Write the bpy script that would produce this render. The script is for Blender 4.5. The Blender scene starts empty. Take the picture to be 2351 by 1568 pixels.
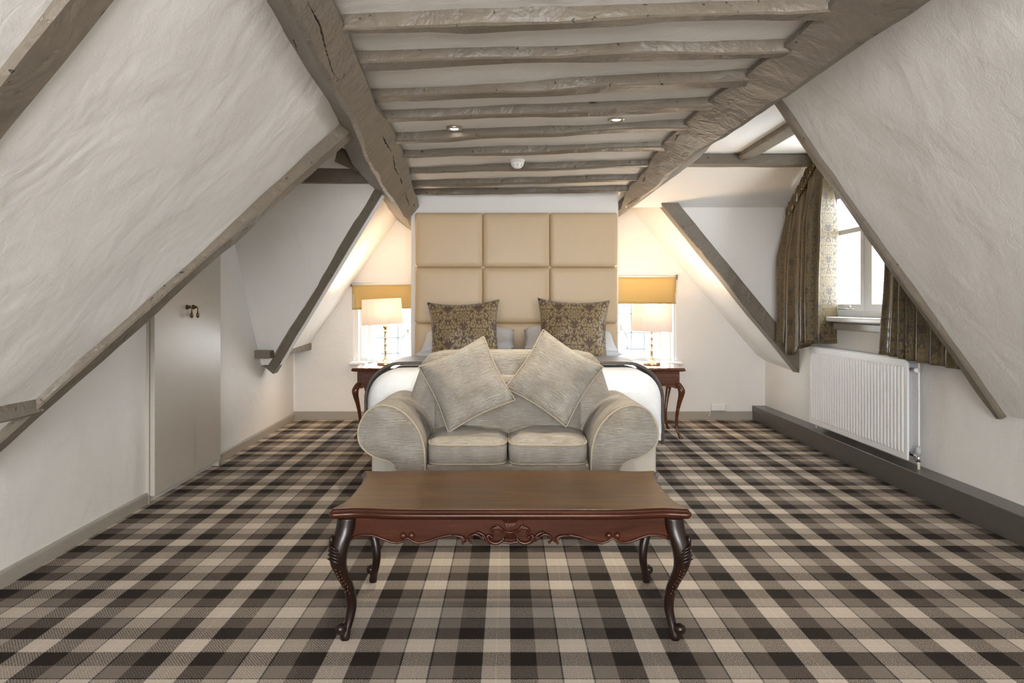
import bpy, math, random
from mathutils import Vector, Matrix, noise
random.seed(7)
R = math.radians
sc = bpy.context.scene
C = sc.collection

# ------------------------------------------------------------------ camera
F, CX, CY, H = 1614.0, 1165.0, 700.0, 1.2      # focal length (px), vanishing point (px), eye height (m)
cam_d = bpy.data.cameras.new('camera')
cam = bpy.data.objects.new('camera', cam_d); C.objects.link(cam)
cam.location = (0, 0, H); cam.rotation_euler = (R(90), 0, 0)
cam_d.sensor_width = 36; cam_d.lens = F / 2351 * 36
cam_d.shift_x = (1175.5 - CX) / 2351; cam_d.shift_y = (CY - 784) / 2351
cam_d.clip_start = 0.05
sc.camera = cam

# ------------------------------------------------------------------ sky, daylight, exposure
w = bpy.data.worlds.new('overcast_sky'); sc.world = w; w.use_nodes = True
bg = w.node_tree.nodes['Background']
bg.inputs[0].default_value = (0.93, 0.97, 1.0, 1); bg.inputs[1].default_value = 10.5
sc.view_settings.view_transform = 'Standard'; sc.view_settings.look = 'None'
sc.view_settings.gamma = 1; sc.view_settings.exposure = 0.58; sc.view_settings.use_curve_mapping = False

def area(name, loc, rot, sx, sy, power, col, portal=False):
    l = bpy.data.lights.new(name, 'AREA'); l.shape = 'RECTANGLE'; l.size = sx; l.size_y = sy
    l.energy = power; l.color = col
    if portal: l.cycles.is_portal = True
    o = bpy.data.objects.new(name, l); C.objects.link(o); o.location = loc; o.rotation_euler = rot
    return o
# daylight from the end of the room behind the camera, in the plane of that end wall
area('window_end_offscreen', (0.1, -2.57, 1.35), (R(90), 0, 0), 2.2, 1.4, 190, (0.97, 0.985, 1.0))
# portals add no light: they only guide the sky light that enters by the three windows in view
area('window_dormer_portal', (2.86, 5.3, 1.62), (R(90), 0, R(90)), 1.34, 1.1, 1, (1, 1, 1), True)
area('window_gable_portal', (-1.25, 7.52, 1.0), (R(90), 0, R(180)), 0.75, 0.85, 1, (1, 1, 1), True)
area('window_gable_portal', (1.4, 7.52, 1.0), (R(90), 0, R(180)), 0.75, 0.95, 1, (1, 1, 1), True)

# ------------------------------------------------------------------ pixel -> place
def at(x, y, d): return Vector(((x - CX) * d / F, d, H + (CY - y) * d / F))
def at_z(x, y, z): return at(x, y, (z - H) * F / (CY - y))
def at_x(x, y, X): return at(x, y, X * F / (x - CX))

# ------------------------------------------------------------------ node helpers
MATS = {}
def new_mat(name):
    m = bpy.data.materials.new(name); m.use_nodes = True
    nt = m.node_tree; nt.nodes.clear()
    out = nt.nodes.new('ShaderNodeOutputMaterial'); MATS[name] = m
    return m, nt, out
def N(nt, kind, **kw):
    n = nt.nodes.new('ShaderNode' + kind)
    for k, v in kw.items():
        if k == 'op': n.operation = v
        else: setattr(n, k, v)
    return n
def L(nt, a, b): nt.links.new(a, b)
def math_n(nt, op, a, b=None, clamp=False):
    n = nt.nodes.new('ShaderNodeMath'); n.operation = op; n.use_clamp = clamp
    for i, v in enumerate((a, b)):
        if v is None: continue
        if isinstance(v, (int, float)): n.inputs[i].default_value = v
        else: nt.links.new(v, n.inputs[i])
    return n.outputs[0]
def rgb(c): return (c[0], c[1], c[2], 1)
def mixc(nt, fac, a, b, blend='MIX'):
    n = nt.nodes.new('ShaderNodeMix'); n.data_type = 'RGBA'; n.blend_type = blend
    for s, v in ((0, fac), (6, a), (7, b)):
        if isinstance(v, (int, float)): n.inputs[s].default_value = v
        elif isinstance(v, (tuple, list)): n.inputs[s].default_value = rgb(v)
        else: nt.links.new(v, n.inputs[s])
    return n.outputs[2]
def ramp(nt, src, stops, interp='LINEAR'):
    n = nt.nodes.new('ShaderNodeValToRGB'); n.color_ramp.interpolation = interp
    e = n.color_ramp.elements
    while len(e) > 1: e.remove(e[-1])
    e[0].position = stops[0][0]; e[0].color = rgb(stops[0][1])
    for p, c in stops[1:]:
        q = e.new(p); q.color = rgb(c)
    nt.links.new(src, n.inputs[0])
    return n.outputs[0]
def coords(nt, scale=(1, 1, 1), kind='Object', rot=(0, 0, 0)):
    tc = nt.nodes.new('ShaderNodeTexCoord'); mp = nt.nodes.new('ShaderNodeMapping')
    mp.inputs['Scale'].default_value = scale; mp.inputs['Rotation'].default_value = rot
    nt.links.new(tc.outputs[kind], mp.inputs[0])
    return mp.outputs[0]
def noise_n(nt, vec, scale, detail=3, rough=0.5, dist=0.0):
    n = nt.nodes.new('ShaderNodeTexNoise'); n.inputs['Scale'].default_value = scale
    n.inputs['Detail'].default_value = detail; n.inputs['Roughness'].default_value = rough
    n.inputs['Distortion'].default_value = dist
    nt.links.new(vec, n.inputs['Vector'])
    return n.outputs[0]
def bump_n(nt, h, strength, dist=0.01, prev=None):
    n = nt.nodes.new('ShaderNodeBump'); n.inputs['Strength'].default_value = strength
    n.inputs['Distance'].default_value = dist; nt.links.new(h, n.inputs['Height'])
    if prev is not None: nt.links.new(prev, n.inputs['Normal'])
    return n.outputs[0]
def principled(nt, out, base, rough=0.5, metal=0.0, normal=None, **kw):
    p = nt.nodes.new('ShaderNodeBsdfPrincipled')
    if isinstance(base, (tuple, list)): p.inputs['Base Color'].default_value = rgb(base)
    else: nt.links.new(base, p.inputs['Base Color'])
    if isinstance(rough, (int, float)): p.inputs['Roughness'].default_value = rough
    else: nt.links.new(rough, p.inputs['Roughness'])
    p.inputs['Metallic'].default_value = metal
    for k, v in kw.items(): p.inputs[k].default_value = v
    if normal is not None: nt.links.new(normal, p.inputs['Normal'])
    nt.links.new(p.outputs[0], out.inputs[0])
    return p

# ------------------------------------------------------------------ materials
def plain(name, col, rough=0.5, metal=0.0, grain=0.0, gscale=60, **kw):
    m, nt, out = new_mat(name)
    v = coords(nt); n = noise_n(nt, v, gscale, 3)
    c = mixc(nt, n, tuple(x * (1 - 0.08) for x in col), tuple(min(1, x * 1.08) for x in col))
    nb = bump_n(nt, n, grain, 0.004) if grain else None
    principled(nt, out, c, rough, metal, nb, **kw)
    return m
def plaster(name, col, lump=0.15):
    m, nt, out = new_mat(name)
    v = coords(nt)
    big = noise_n(nt, v, 2.2, 3, 0.55, 0.4)
    mid = noise_n(nt, coords(nt, (1, 1.6, 1.6)), 9, 4, 0.6, 0.8)
    fine = noise_n(nt, v, 120, 3, 0.6)
    c = col
    stain = ramp(nt, noise_n(nt, v, 1.1, 2), [(0.35, (0, 0, 0)), (0.75, (1, 1, 1))])
    c = mixc(nt, math_n(nt, 'MULTIPLY', stain, 0.25), c, (col[0], col[1] * 0.97, col[2] * 0.92))
    # trowel ridges and hairline cracks
    cr = nt.nodes.new('ShaderNodeTexVoronoi'); cr.feature = 'DISTANCE_TO_EDGE'; cr.inputs['Scale'].default_value = 0.9
    wv = nt.nodes.new('ShaderNodeVectorMath'); wv.operation = 'ADD'
    nz = nt.nodes.new('ShaderNodeTexNoise'); nz.inputs['Scale'].default_value = 3.5; nz.inputs['Detail'].default_value = 4
    nt.links.new(v, nz.inputs['Vector']); nt.links.new(v, wv.inputs[0]); nt.links.new(nz.outputs['Color'], wv.inputs[1])
    nt.links.new(wv.outputs[0], cr.inputs['Vector'])
    crack = ramp(nt, cr.outputs[0], [(0.0, (0, 0, 0)), (0.012, (1, 1, 1))])
    b = bump_n(nt, big, lump * 1.2, 0.12)
    b = bump_n(nt, mid, lump, 0.02, b)
    b = bump_n(nt, crack, 0.10, 0.004, b)
    b = bump_n(nt, fine, 0.22, 0.003, b)
    principled(nt, out, c, 0.62, 0, b)
    return m
def timber_paint(name, col):
    m, nt, out = new_mat(name)
    v = coords(nt)
    fine = noise_n(nt, v, 70, 4, 0.65)
    mid = noise_n(nt, v, 9, 3, 0.6, 0.5)
    pits = noise_n(nt, v, 26, 2, 0.5, 1.2)
    pm = ramp(nt, pits, [(0.26, (0, 0, 0)), (0.31, (1, 1, 1))])
    c = mixc(nt, mid, tuple(x * 0.82 for x in col), tuple(min(1, x * 1.12) for x in col))
    c = mixc(nt, pm, (0.035, 0.03, 0.026), c)
    b = bump_n(nt, mid, 0.5, 0.03)
    b = bump_n(nt, pm, 0.6, 0.006, b)
    b = bump_n(nt, fine, 0.35, 0.005, b)
    principled(nt, out, c, 0.42, 0, b)
    return m
PLASTER = plaster('old_white_plaster', (0.78, 0.765, 0.735))
PLASTER_S = plaster('smooth_white_plaster', (0.78, 0.765, 0.735), 0.12)
TIMBER = timber_paint('taupe_painted_timber', (0.168, 0.139, 0.104))
SKIRT = plain('taupe_gloss_paint', (0.36, 0.325, 0.275), 0.35)
SKIRT_D = plain('dark_taupe_gloss_paint', (0.088, 0.080, 0.070), 0.28)
DOORP = plain('greige_satin_door_paint', (0.49, 0.45, 0.39), 0.36)
WHITEP = plain('white_gloss_paint', (0.80, 0.80, 0.79), 0.3)
RADP = plain('white_radiator_enamel', (0.80, 0.80, 0.80), 0.32)
BRASS = plain('brass', (0.86, 0.70, 0.44), 0.32, 1.0)
BRASSD = plain('aged_brass', (0.20, 0.12, 0.055), 0.35, 1.0)
CHROME = plain('chrome', (0.75, 0.75, 0.76), 0.18, 1.0)
STEEL = plain('brushed_nickel', (0.55, 0.50, 0.44), 0.35, 1.0)
PLASTIC = plain('white_plastic', (0.82, 0.81, 0.78), 0.4)
GREYPL = plain('grey_plastic', (0.42, 0.44, 0.45), 0.4)
LEAD = plain('blue_grey_lead', (0.30, 0.42, 0.48), 0.4)
BLACK = plain('black_cable', (0.02, 0.02, 0.02), 0.5)
LINEN = plain('white_cotton', (0.75, 0.77, 0.80), 0.75, 0, 0.08, 25)
DIVAN = plain('cream_divan_cloth', (0.58, 0.54, 0.47), 0.85, 0, 0.15, 300)
LEATHER = plain('tan_faux_leather', (0.60, 0.45, 0.28), 0.42, 0, 0.12, 350)
BLINDC = plain('mustard_blind_cloth', (0.52, 0.365, 0.135), 0.8, 0, 0.15, 400)

def wood(name, a, b, rough, axis=0, coat=0.5):
    m, nt, out = new_mat(name)
    s = [14, 14, 14]; s[axis] = 1.2
    v = coords(nt, tuple(s))
    n1 = noise_n(nt, v, 1.6, 5, 0.6, 1.2)
    s2 = [90, 90, 90]; s2[axis] = 3
    n2 = noise_n(nt, coords(nt, tuple(s2)), 2.0, 3, 0.6)
    c = ramp(nt, n1, [(0.30, a), (0.72, b)])
    c = mixc(nt, math_n(nt, 'MULTIPLY', n2, 0.35), c, tuple(x * 0.5 for x in a))
    nb = bump_n(nt, n2, 0.06, 0.002)
    r = math_n(nt, 'ADD', math_n(nt, 'MULTIPLY', n1, 0.12), rough - 0.05)
    principled(nt, out, c, r, 0, nb, **{'Coat Weight': coat, 'Coat Roughness': 0.22, 'Specular IOR Level': 0.3})
    return m
TABLETOP = wood('walnut_table_top', (0.050, 0.018, 0.0025), (0.185, 0.082, 0.011), 0.30, 0, 0.0)
MAHOG = wood('red_mahogany', (0.030, 0.007, 0.003), (0.075, 0.019, 0.006), 0.25, 0, 0.1)
MAHOGD = wood('dark_carved_mahogany', (0.009, 0.004, 0.0025), (0.022, 0.008, 0.005), 0.30, 2, 0.15)
NIGHTW = wood('nightstand_mahogany', (0.085, 0.024, 0.009), (0.165, 0.052, 0.018), 0.25, 0, 0.5)
NIGHTT = wood('nightstand_top_mahogany', (0.085, 0.024, 0.009), (0.165, 0.052, 0.018), 0.14, 0, 0.8)

def carpet():
    m, nt, out = new_mat('tartan_carpet')
    tc = nt.nodes.new('ShaderNodeTexCoord'); sp = nt.nodes.new('ShaderNodeSeparateXYZ')
    nt.links.new(tc.outputs['Object'], sp.inputs[0])
    P = 0.5366
    Lc, Bc, Tc = (0.545, 0.468, 0.392), (0.020, 0.014, 0.011), (0.200, 0.165, 0.137)
    K, S = (0.012, 0.016, 0.018), (0.70, 0.60, 0.44)
    ed = [0, .183, .346, .497, .684, .835, 1.0]
    k = 0.0065
    stops = [(0, K), (k * 0.9, Lc), (.0915 - .003, S), (.0915 + .003, Lc), (ed[1] - k * 0.4, K), (ed[1] + k * 0.4, Bc), (ed[2], Tc),
             (ed[3] - k, K), (ed[3] + k, Lc), (.5905 - .003, S), (.5905 + .003, Lc), (ed[4] - k, K), (ed[4] + k, Tc), (ed[5], Bc)]
    def stripe(sock, centre):
        f = math_n(nt, 'FRACT', math_n(nt, 'ADD', math_n(nt, 'DIVIDE', math_n(nt, 'SUBTRACT', sock, centre), P), 0.0915 + 20))
        return ramp(nt, f, stops, 'CONSTANT')
    # yarn wobble
    wob = noise_n(nt, tc.outputs['Object'], 260, 2)
    wx = math_n(nt, 'ADD', sp.outputs[0], math_n(nt, 'MULTIPLY', math_n(nt, 'SUBTRACT', wob, 0.5), 0.006))
    wy = math_n(nt, 'ADD', sp.outputs[1], math_n(nt, 'MULTIPLY', math_n(nt, 'SUBTRACT', wob, 0.5), 0.006))
    a = stripe(wx, -0.039); b = stripe(wy, 2.4745)
    sp2 = math_n(nt, 'ADD', sp.outputs[0], math_n(nt, 'MULTIPLY', sp.outputs[1], 0.8))
    tw = math_n(nt, 'SINE', math_n(nt, 'MULTIPLY', sp2, 2 * math.pi / 0.0105))
    nz = noise_n(nt, tc.outputs['Object'], 300, 2)
    fac = math_n(nt, 'ADD', math_n(nt, 'MULTIPLY', tw, 0.30), math_n(nt, 'ADD', math_n(nt, 'MULTIPLY', math_n(nt, 'SUBTRACT', nz, 0.5), 4.5), 0.5), True)
    c = mixc(nt, fac, a, b)
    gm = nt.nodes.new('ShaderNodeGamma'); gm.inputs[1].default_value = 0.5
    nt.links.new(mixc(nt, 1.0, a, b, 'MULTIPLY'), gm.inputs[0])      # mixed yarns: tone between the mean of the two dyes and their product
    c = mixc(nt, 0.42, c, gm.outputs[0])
    nb = bump_n(nt, nz, 0.5, 0.004)
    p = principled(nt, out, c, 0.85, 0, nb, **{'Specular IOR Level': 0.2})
    return m
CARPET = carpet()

def chenille(name, scl=(20, 90, 230)):
    m, nt, out = new_mat(name)
    v = coords(nt, scl)
    cr = noise_n(nt, v, 1.0, 3, 0.55, 0.9)
    big = noise_n(nt, coords(nt), 7, 3, 0.6)
    c = mixc(nt, ramp(nt, big, [(0.35, (0, 0, 0)), (0.7, (1, 1, 1))]), (0.37, 0.315, 0.245), (0.53, 0.485, 0.42))
    nb = bump_n(nt, cr, 1.0, 0.022)
    nb = bump_n(nt, noise_n(nt, coords(nt), 300, 2), 0.2, 0.002, nb)
    principled(nt, out, c, 0.75, 0, nb, **{'Sheen Weight': 0.35, 'Sheen Roughness': 0.4})
    return m
CHEN = chenille('crinkled_cream_chenille')
CHENC = chenille('crinkled_cushion_chenille', (24, 190, 24))
PIPE = plain('beige_piping', (0.42, 0.345, 0.25), 0.8)

def damask(name, ground, motif, pu=0.125, pv=0.30, rough=0.5, thr=0.5):
    m, nt, out = new_mat(name)
    tc = nt.nodes.new('ShaderNodeTexCoord'); sp = nt.nodes.new('ShaderNodeSeparateXYZ')
    nt.links.new(tc.outputs['UV'], sp.inputs[0])
    uu = math_n(nt, 'PINGPONG', math_n(nt, 'ADD', sp.outputs[0], 10 * pu), pu)       # mirror symmetric repeats
    un = math_n(nt, 'DIVIDE', uu, pu)                                                # 0 axis .. 1 next axis
    ang = math_n(nt, 'MULTIPLY', sp.outputs[1], 2 * math.pi / pv)
    cv, sv = math_n(nt, 'COSINE', ang), math_n(nt, 'SINE', ang)
    cb = nt.nodes.new('ShaderNodeCombineXYZ')
    nt.links.new(math_n(nt, 'MULTIPLY', un, 1.25), cb.inputs[0])
    nt.links.new(math_n(nt, 'MULTIPLY', cv, 0.72), cb.inputs[1]); nt.links.new(math_n(nt, 'MULTIPLY', sv, 0.72), cb.inputs[2])
    n1 = noise_n(nt, cb.outputs[0], 3.2, 1.0, 0.4, 0.6)
    b = math_n(nt, 'FRACT', math_n(nt, 'ADD', math_n(nt, 'DIVIDE', sp.outputs[1], pv), 20.0))
    jit = math_n(nt, 'MULTIPLY', math_n(nt, 'SUBTRACT', n1, 0.5), 0.5)
    def medallion(cu, cb_):
        dx = math_n(nt, 'MULTIPLY', math_n(nt, 'SUBTRACT', un, cu), pu)
        dy0 = math_n(nt, 'SUBTRACT', b, cb_)
        dy0 = math_n(nt, 'SUBTRACT', dy0, math_n(nt, 'ROUND', dy0))
        dy = math_n(nt, 'MULTIPLY', dy0, pv * 0.82)
        adx = math_n(nt, 'ABSOLUTE', dx)
        r = math_n(nt, 'DIVIDE', math_n(nt, 'SQRT', math_n(nt, 'ADD', math_n(nt, 'MULTIPLY', dx, dx), math_n(nt, 'MULTIPLY', dy, dy))), pu * 0.62)
        th = math_n(nt, 'ARCTAN2', dy, adx)
        lobes = math_n(nt, 'ADD', math_n(nt, 'MULTIPLY', math_n(nt, 'COSINE', math_n(nt, 'MULTIPLY', th, 7.0)), 0.20), math_n(nt, 'MULTIPLY', math_n(nt, 'SINE', th), 0.18))
        edge = math_n(nt, 'SUBTRACT', math_n(nt, 'ADD', math_n(nt, 'ADD', lobes, 0.92), jit), r)
        body = math_n(nt, 'GREATER_THAN', edge, 0.0)
        vein = math_n(nt, 'GREATER_THAN', math_n(nt, 'SINE', math_n(nt, 'ADD', math_n(nt, 'MULTIPLY', r, 15.0), math_n(nt, 'MULTIPLY', math_n(nt, 'COSINE', math_n(nt, 'MULTIPLY', th, 7.0)), 2.6))), -0.55)
        return math_n(nt, 'MULTIPLY', body, vein)
    m1, m2 = medallion(0.0, 0.5), medallion(1.0, 0.0)
    bw = math_n(nt, 'MULTIPLY', b, 2 * math.pi)
    vc = math_n(nt, 'SUBTRACT', un, math_n(nt, 'ADD', 0.5, math_n(nt, 'MULTIPLY', math_n(nt, 'COSINE', bw), -0.33)))
    av = math_n(nt, 'ABSOLUTE', math_n(nt, 'ADD', vc, math_n(nt, 'MULTIPLY', math_n(nt, 'SINE', math_n(nt, 'MULTIPLY', bw, 6.0)), 0.05)))
    stem = math_n(nt, 'LESS_THAN', av, 0.045)
    leaf = math_n(nt, 'MULTIPLY', math_n(nt, 'LESS_THAN', av, 0.19), math_n(nt, 'GREATER_THAN', math_n(nt, 'SINE', math_n(nt, 'ADD', math_n(nt, 'MULTIPLY', bw, 8.0), math_n(nt, 'MULTIPLY', av, 30.0))), 0.1))
    msk = math_n(nt, 'MAXIMUM', math_n(nt, 'MAXIMUM', m1, m2), math_n(nt, 'MAXIMUM', stem, leaf))
    c = mixc(nt, msk, ground, motif)
    weave = noise_n(nt, coords(nt), 500, 2)
    nb = bump_n(nt, msk, 0.3, 0.002); nb = bump_n(nt, weave, 0.15, 0.002, nb)
    r = math_n(nt, 'SUBTRACT', rough + 0.12, math_n(nt, 'MULTIPLY', msk, 0.22))
    principled(nt, out, c, r, 0, nb, **{'Sheen Weight': 0.2})
    return m
DAMASK = damask('brown_gold_damask', (0.115, 0.072, 0.048), (0.31, 0.232, 0.115), 0.125, 0.30)
DAMASKC = damask('bronze_damask_curtain', (0.046, 0.031, 0.019), (0.135, 0.097, 0.042), 0.11, 0.26, 0.36)
LINING = plain('curtain_tape_cloth', (0.10, 0.075, 0.05), 0.7)

def woven_throw():
    m, nt, out = new_mat('dark_brown_woven_throw')
    tc = nt.nodes.new('ShaderNodeTexCoord'); 
    b = nt.nodes.new('ShaderNodeTexBrick'); b.inputs['Scale'].default_value = 1.0
    b.inputs['Color1'].default_value = (0.06, 0.045, 0.038, 1); b.inputs['Color2'].default_value = (0.09, 0.068, 0.056, 1)
    b.inputs['Mortar'].default_value = (0.06, 0.045, 0.038, 1); b.inputs['Mortar Size'].default_value = 0.004
    b.inputs['Brick Width'].default_value = 0.045; b.inputs['Row Height'].default_value = 0.03; b.inputs['Mortar Smooth'].default_value = 0.6
    nt.links.new(tc.outputs['UV'], b.inputs['Vector'])
    nb = bump_n(nt, b.outputs['Fac'], -0.8, 0.012)
    principled(nt, out, b.outputs['Color'], 0.45, 0, nb, **{'Sheen Weight': 0.2})
    return m
THROW = woven_throw()

def glass():
    m, nt, out = new_mat('window_glass')
    t = nt.nodes.new('ShaderNodeBsdfTransparent'); g = nt.nodes.new('ShaderNodeBsdfGlossy')
    t.inputs[0].default_value = (0.95, 0.97, 0.97, 1); g.inputs['Roughness'].default_value = 0.03
    fr = nt.nodes.new('ShaderNodeLayerWeight'); fr.inputs[0].default_value = 0.08
    mx = nt.nodes.new('ShaderNodeMixShader')
    nt.links.new(fr.outputs[0], mx.inputs[0]); nt.links.new(t.outputs[0], mx.inputs[1]); nt.links.new(g.outputs[0], mx.inputs[2])
    nt.links.new(mx.outputs[0], out.inputs[0])
    return m
GLASS = glass()
def shade_cloth():
    m, nt, out = new_mat('pleated_shade_cloth')
    v = coords(nt); n = noise_n(nt, coords(nt, (1, 1, 0.05)), 160, 2)
    c = mixc(nt, n, (0.76, 0.66, 0.60), (0.86, 0.77, 0.71))
    d = nt.nodes.new('ShaderNodeBsdfDiffuse'); t = nt.nodes.new('ShaderNodeBsdfTranslucent'); mx = nt.nodes.new('ShaderNodeMixShader')
    nt.links.new(c, d.inputs[0]); nt.links.new(c, t.inputs[0]); mx.inputs[0].default_value = 0.035
    nt.links.new(d.outputs[0], mx.inputs[1]); nt.links.new(t.outputs[0], mx.inputs[2]); nt.links.new(mx.outputs[0], out.inputs[0])
    return m
SHADE = shade_cloth()
def emit(name, col, s):
    m, nt, out = new_mat(name)
    e = nt.nodes.new('ShaderNodeEmission'); e.inputs[0].default_value = rgb(col); e.inputs[1].default_value = s
    nt.links.new(e.outputs[0], out.inputs[0])
    return m
LENS = emit('lit_downlight_lens', (1.0, 0.93, 0.80), 6)
BULB = emit('lit_bulb', (1.0, 0.72, 0.42), 8)
TRELLIS = plain('weathered_trellis_wood', (0.36, 0.345, 0.325), 0.6)
OUTWALL = plain('pale_render_outside', (0.55, 0.56, 0.55), 0.9, 0, 0.3, 5)

# ------------------------------------------------------------------ mesh helpers
class MB:
    def __init__(s): s.v = []; s.f = []; s.uv = None
    def add(s, vs, fs):
        o = len(s.v); s.v += [Vector(v) for v in vs]; s.f += [tuple(i + o for i in f) for f in fs]; return s
    def box(s, x0, x1, y0, y1, z0, z1):
        return s.add([(x0, y0, z0), (x1, y0, z0), (x1, y1, z0), (x0, y1, z0), (x0, y0, z1), (x1, y0, z1), (x1, y1, z1), (x0, y1, z1)],
                     [(0, 3, 2, 1), (4, 5, 6, 7), (0, 1, 5, 4), (1, 2, 6, 5), (2, 3, 7, 6), (3, 0, 4, 7)])
    def loft(s, secs, closed=True, caps=True, loop=False):
        n = len(secs[0]); o = len(s.v)
        for q in secs: s.v += [Vector(p) for p in q]
        m = len(secs)
        for i in range(m if loop else m - 1):
            for j in range(n if closed else n - 1):
                a, b = o + i * n + j, o + i * n + (j + 1) % n
                c, d = o + ((i + 1) % m) * n + (j + 1) % n, o + ((i + 1) % m) * n + j
                s.f.append((a, b, c, d))
        if caps and closed and not loop:
            s.f.append(tuple(o + j for j in reversed(range(n)))); s.f.append(tuple(o + (m - 1) * n + j for j in range(n)))
        return s
    def tube(s, pts, r, n=8, loop=False):
        pts = [Vector(p) for p in pts]; secs = []; m = len(pts); up = None
        for i, p in enumerate(pts):
            a = pts[(i - 1) % m] if (loop or i > 0) else p
            b = pts[(i + 1) % m] if (loop or i < m - 1) else p
            t = (b - a).normalized() if (b - a).length > 1e-9 else Vector((0, 0, 1))
            if up is None:
                up = Vector((0, 0, 1)) if abs(t.z) < 0.9 else Vector((1, 0, 0))
            u = (up - t * up.dot(t))
            u = u.normalized() if u.length > 1e-6 else t.orthogonal().normalized()
            up = u; v = t.cross(u)
            rr = r[i] if isinstance(r, (list, tuple)) else r
            secs.append([p + (u * math.cos(2 * math.pi * k / n) + v * math.sin(2 * math.pi * k / n)) * rr for k in range(n)])
        return s.loft(secs, True, not loop, loop)
    def lathe(s, prof, c=(0, 0, 0), n=24, sx=1, sy=1):
        c = Vector(c)
        return s.loft([[c + Vector((math.cos(2 * math.pi * k / n) * r * sx, math.sin(2 * math.pi * k / n) * r * sy, z)) for k in range(n)] for r, z in prof])
    def ball(s, c, r, n=12, m=8, sc=(1, 1, 1)):
        c = Vector(c)
        prof = [[c + Vector((math.sin(math.pi * i / m) * math.cos(2 * math.pi * k / n) * r * sc[0], math.sin(math.pi * i / m) * math.sin(2 * math.pi * k / n) * r * sc[1], -math.cos(math.pi * i / m) * r * sc[2])) for k in range(n)] for i in range(m + 1)]
        prof[0] = [p + Vector((math.cos(2 * math.pi * k / n), math.sin(2 * math.pi * k / n), 0)) * r * 0.02 for k, p in enumerate(prof[0])]
        prof[-1] = [p + Vector((math.cos(2 * math.pi * k / n), math.sin(2 * math.pi * k / n), 0)) * r * 0.02 for k, p in enumerate(prof[-1])]
        return s.loft(prof)
    def prism(s, poly, a, b):
        """poly: points; a/b: functions or offset vectors giving the two end caps"""
        return s.loft([[Vector(p) + Vector(a) for p in poly], [Vector(p) + Vector(b) for p in poly]])
    def grid(s, fn, nu, nv, closed_u=False):
        o = len(s.v)
        for i in range(nu + 1):
            for j in range(nv + 1): s.v.append(Vector(fn(i / nu, j / nv)))
        for i in range(nu):
            for j in range(nv):
                a = o + i * (nv + 1) + j
                s.f.append((a, a + nv + 1, a + nv + 2, a + 1))
        return s
    def build(s, name, mat, parent=None, smooth=False, bevel=0, seg=2, sub=0, loc=None, solid=0, uvfn=None, angle=40, **props):
        me = bpy.data.meshes.new(name); me.from_pydata([tuple(v) for v in s.v], [], s.f); me.validate(); me.update()
        import bmesh
        bm = bmesh.new(); bm.from_mesh(me); bmesh.ops.recalc_face_normals(bm, faces=bm.faces[:]); bm.to_mesh(me); bm.free()
        if uvfn:
            uvl = me.uv_layers.new(name='UVMap')
            for l in me.loops:
                uvl.data[l.index].uv = uvfn(l.vertex_index, me.vertices[l.vertex_index].co)
        o = bpy.data.objects.new(name, me); C.objects.link(o)
        if mat: me.materials.append(mat)
        if smooth:
            for p in me.polygons: p.use_smooth = True
        if solid:
            md = o.modifiers.new('solid', 'SOLIDIFY'); md.thickness = solid; md.offset = 0
        if bevel:
            md = o.modifiers.new('bevel', 'BEVEL'); md.width = bevel; md.segments = seg; md.limit_method = 'ANGLE'; md.angle_limit = R(angle)
            for p in me.polygons: p.use_smooth = True
            wn = o.modifiers.new('wn', 'WEIGHTED_NORMAL'); wn.keep_sharp = True
        if sub:
            md = o.modifiers.new('sub', 'SUBSURF'); md.levels = sub; md.render_levels = sub
        if loc is not None: o.location = loc
        if parent: o.parent = parent
        for k, v in props.items(): o[k] = v
        return o
def empty(name, loc, rz=0, **props):
    o = bpy.data.objects.new(name, None); C.objects.link(o); o.location = loc; o.rotation_euler = (0, 0, rz); o.empty_display_size = 0.1
    for k, v in props.items(): o[k] = v
    return o
def copy_tree(o, parent=None):
    c = o.copy(); C.objects.link(c); c.parent = parent
    for ch in list(o.children): copy_tree(ch, c)
    return c
def nz3(p, s, seed=0): return noise.noise_vector(Vector(p) * s + Vector((seed * 7.3, seed * 1.7, seed * 3.1)))
def nz1(p, s, seed=0): return noise.noise(Vector(p) * s + Vector((seed * 7.3, seed * 1.7, seed * 3.1)))

def plaster_quad(mb, a, b, c, d, nu, nv, amp=0.012, seed=0, scale=1.5):
    a, b, c, d = map(Vector, (a, b, c, d))
    n = (b - a).cross(d - a).normalized()
    def fn(u, v):
        p = a * (1 - u) * (1 - v) + b * u * (1 - v) + c * u * v + d * (1 - u) * v
        e = min(u, 1 - u, v, 1 - v) * 12; e = min(1, e)
        return p + n * (nz1(p, scale, seed) * amp + nz1(p, scale * 3, seed + 5) * amp * 0.35) * e
    return mb.grid(fn, nu, nv)

def chamfer(cs, bev):
    out = []; n = len(cs)
    for i in range(n):
        p, a, b = cs[i], cs[i - 1], cs[(i + 1) % n]
        out.append(p + (a - p).normalized() * bev); out.append(p + (b - p).normalized() * bev)
    return out
def timber(name, P0, P1, u, v, n=22, amp=0.006, bev=0.012, seed=1, mat=None, parent=None, **props):
    """roughly hewn timber; P0->P1 is one arris, u and v carry the section"""
    P0, P1, u, v = map(Vector, (P0, P1, u, v)); mb = MB(); secs = []
    ax = (P1 - P0).normalized()
    for i in range(n + 1):
        t = i / n; p = P0.lerp(P1, t); cs = []
        for k, q in enumerate((p, p + u, p + u + v, p + v)):
            j = nz3(q, 2.2, seed + k) * amp + nz3(q, 8, seed + k + 9) * amp * 0.35
            cs.append(q + j - ax * j.dot(ax))
        secs.append(chamfer(cs, bev * (0.7 + 0.5 * abs(nz1(p, 3, seed)))))
    mb.loft(secs)
    return mb.build(name, mat or TIMBER, parent, smooth=False, **props)

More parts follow.
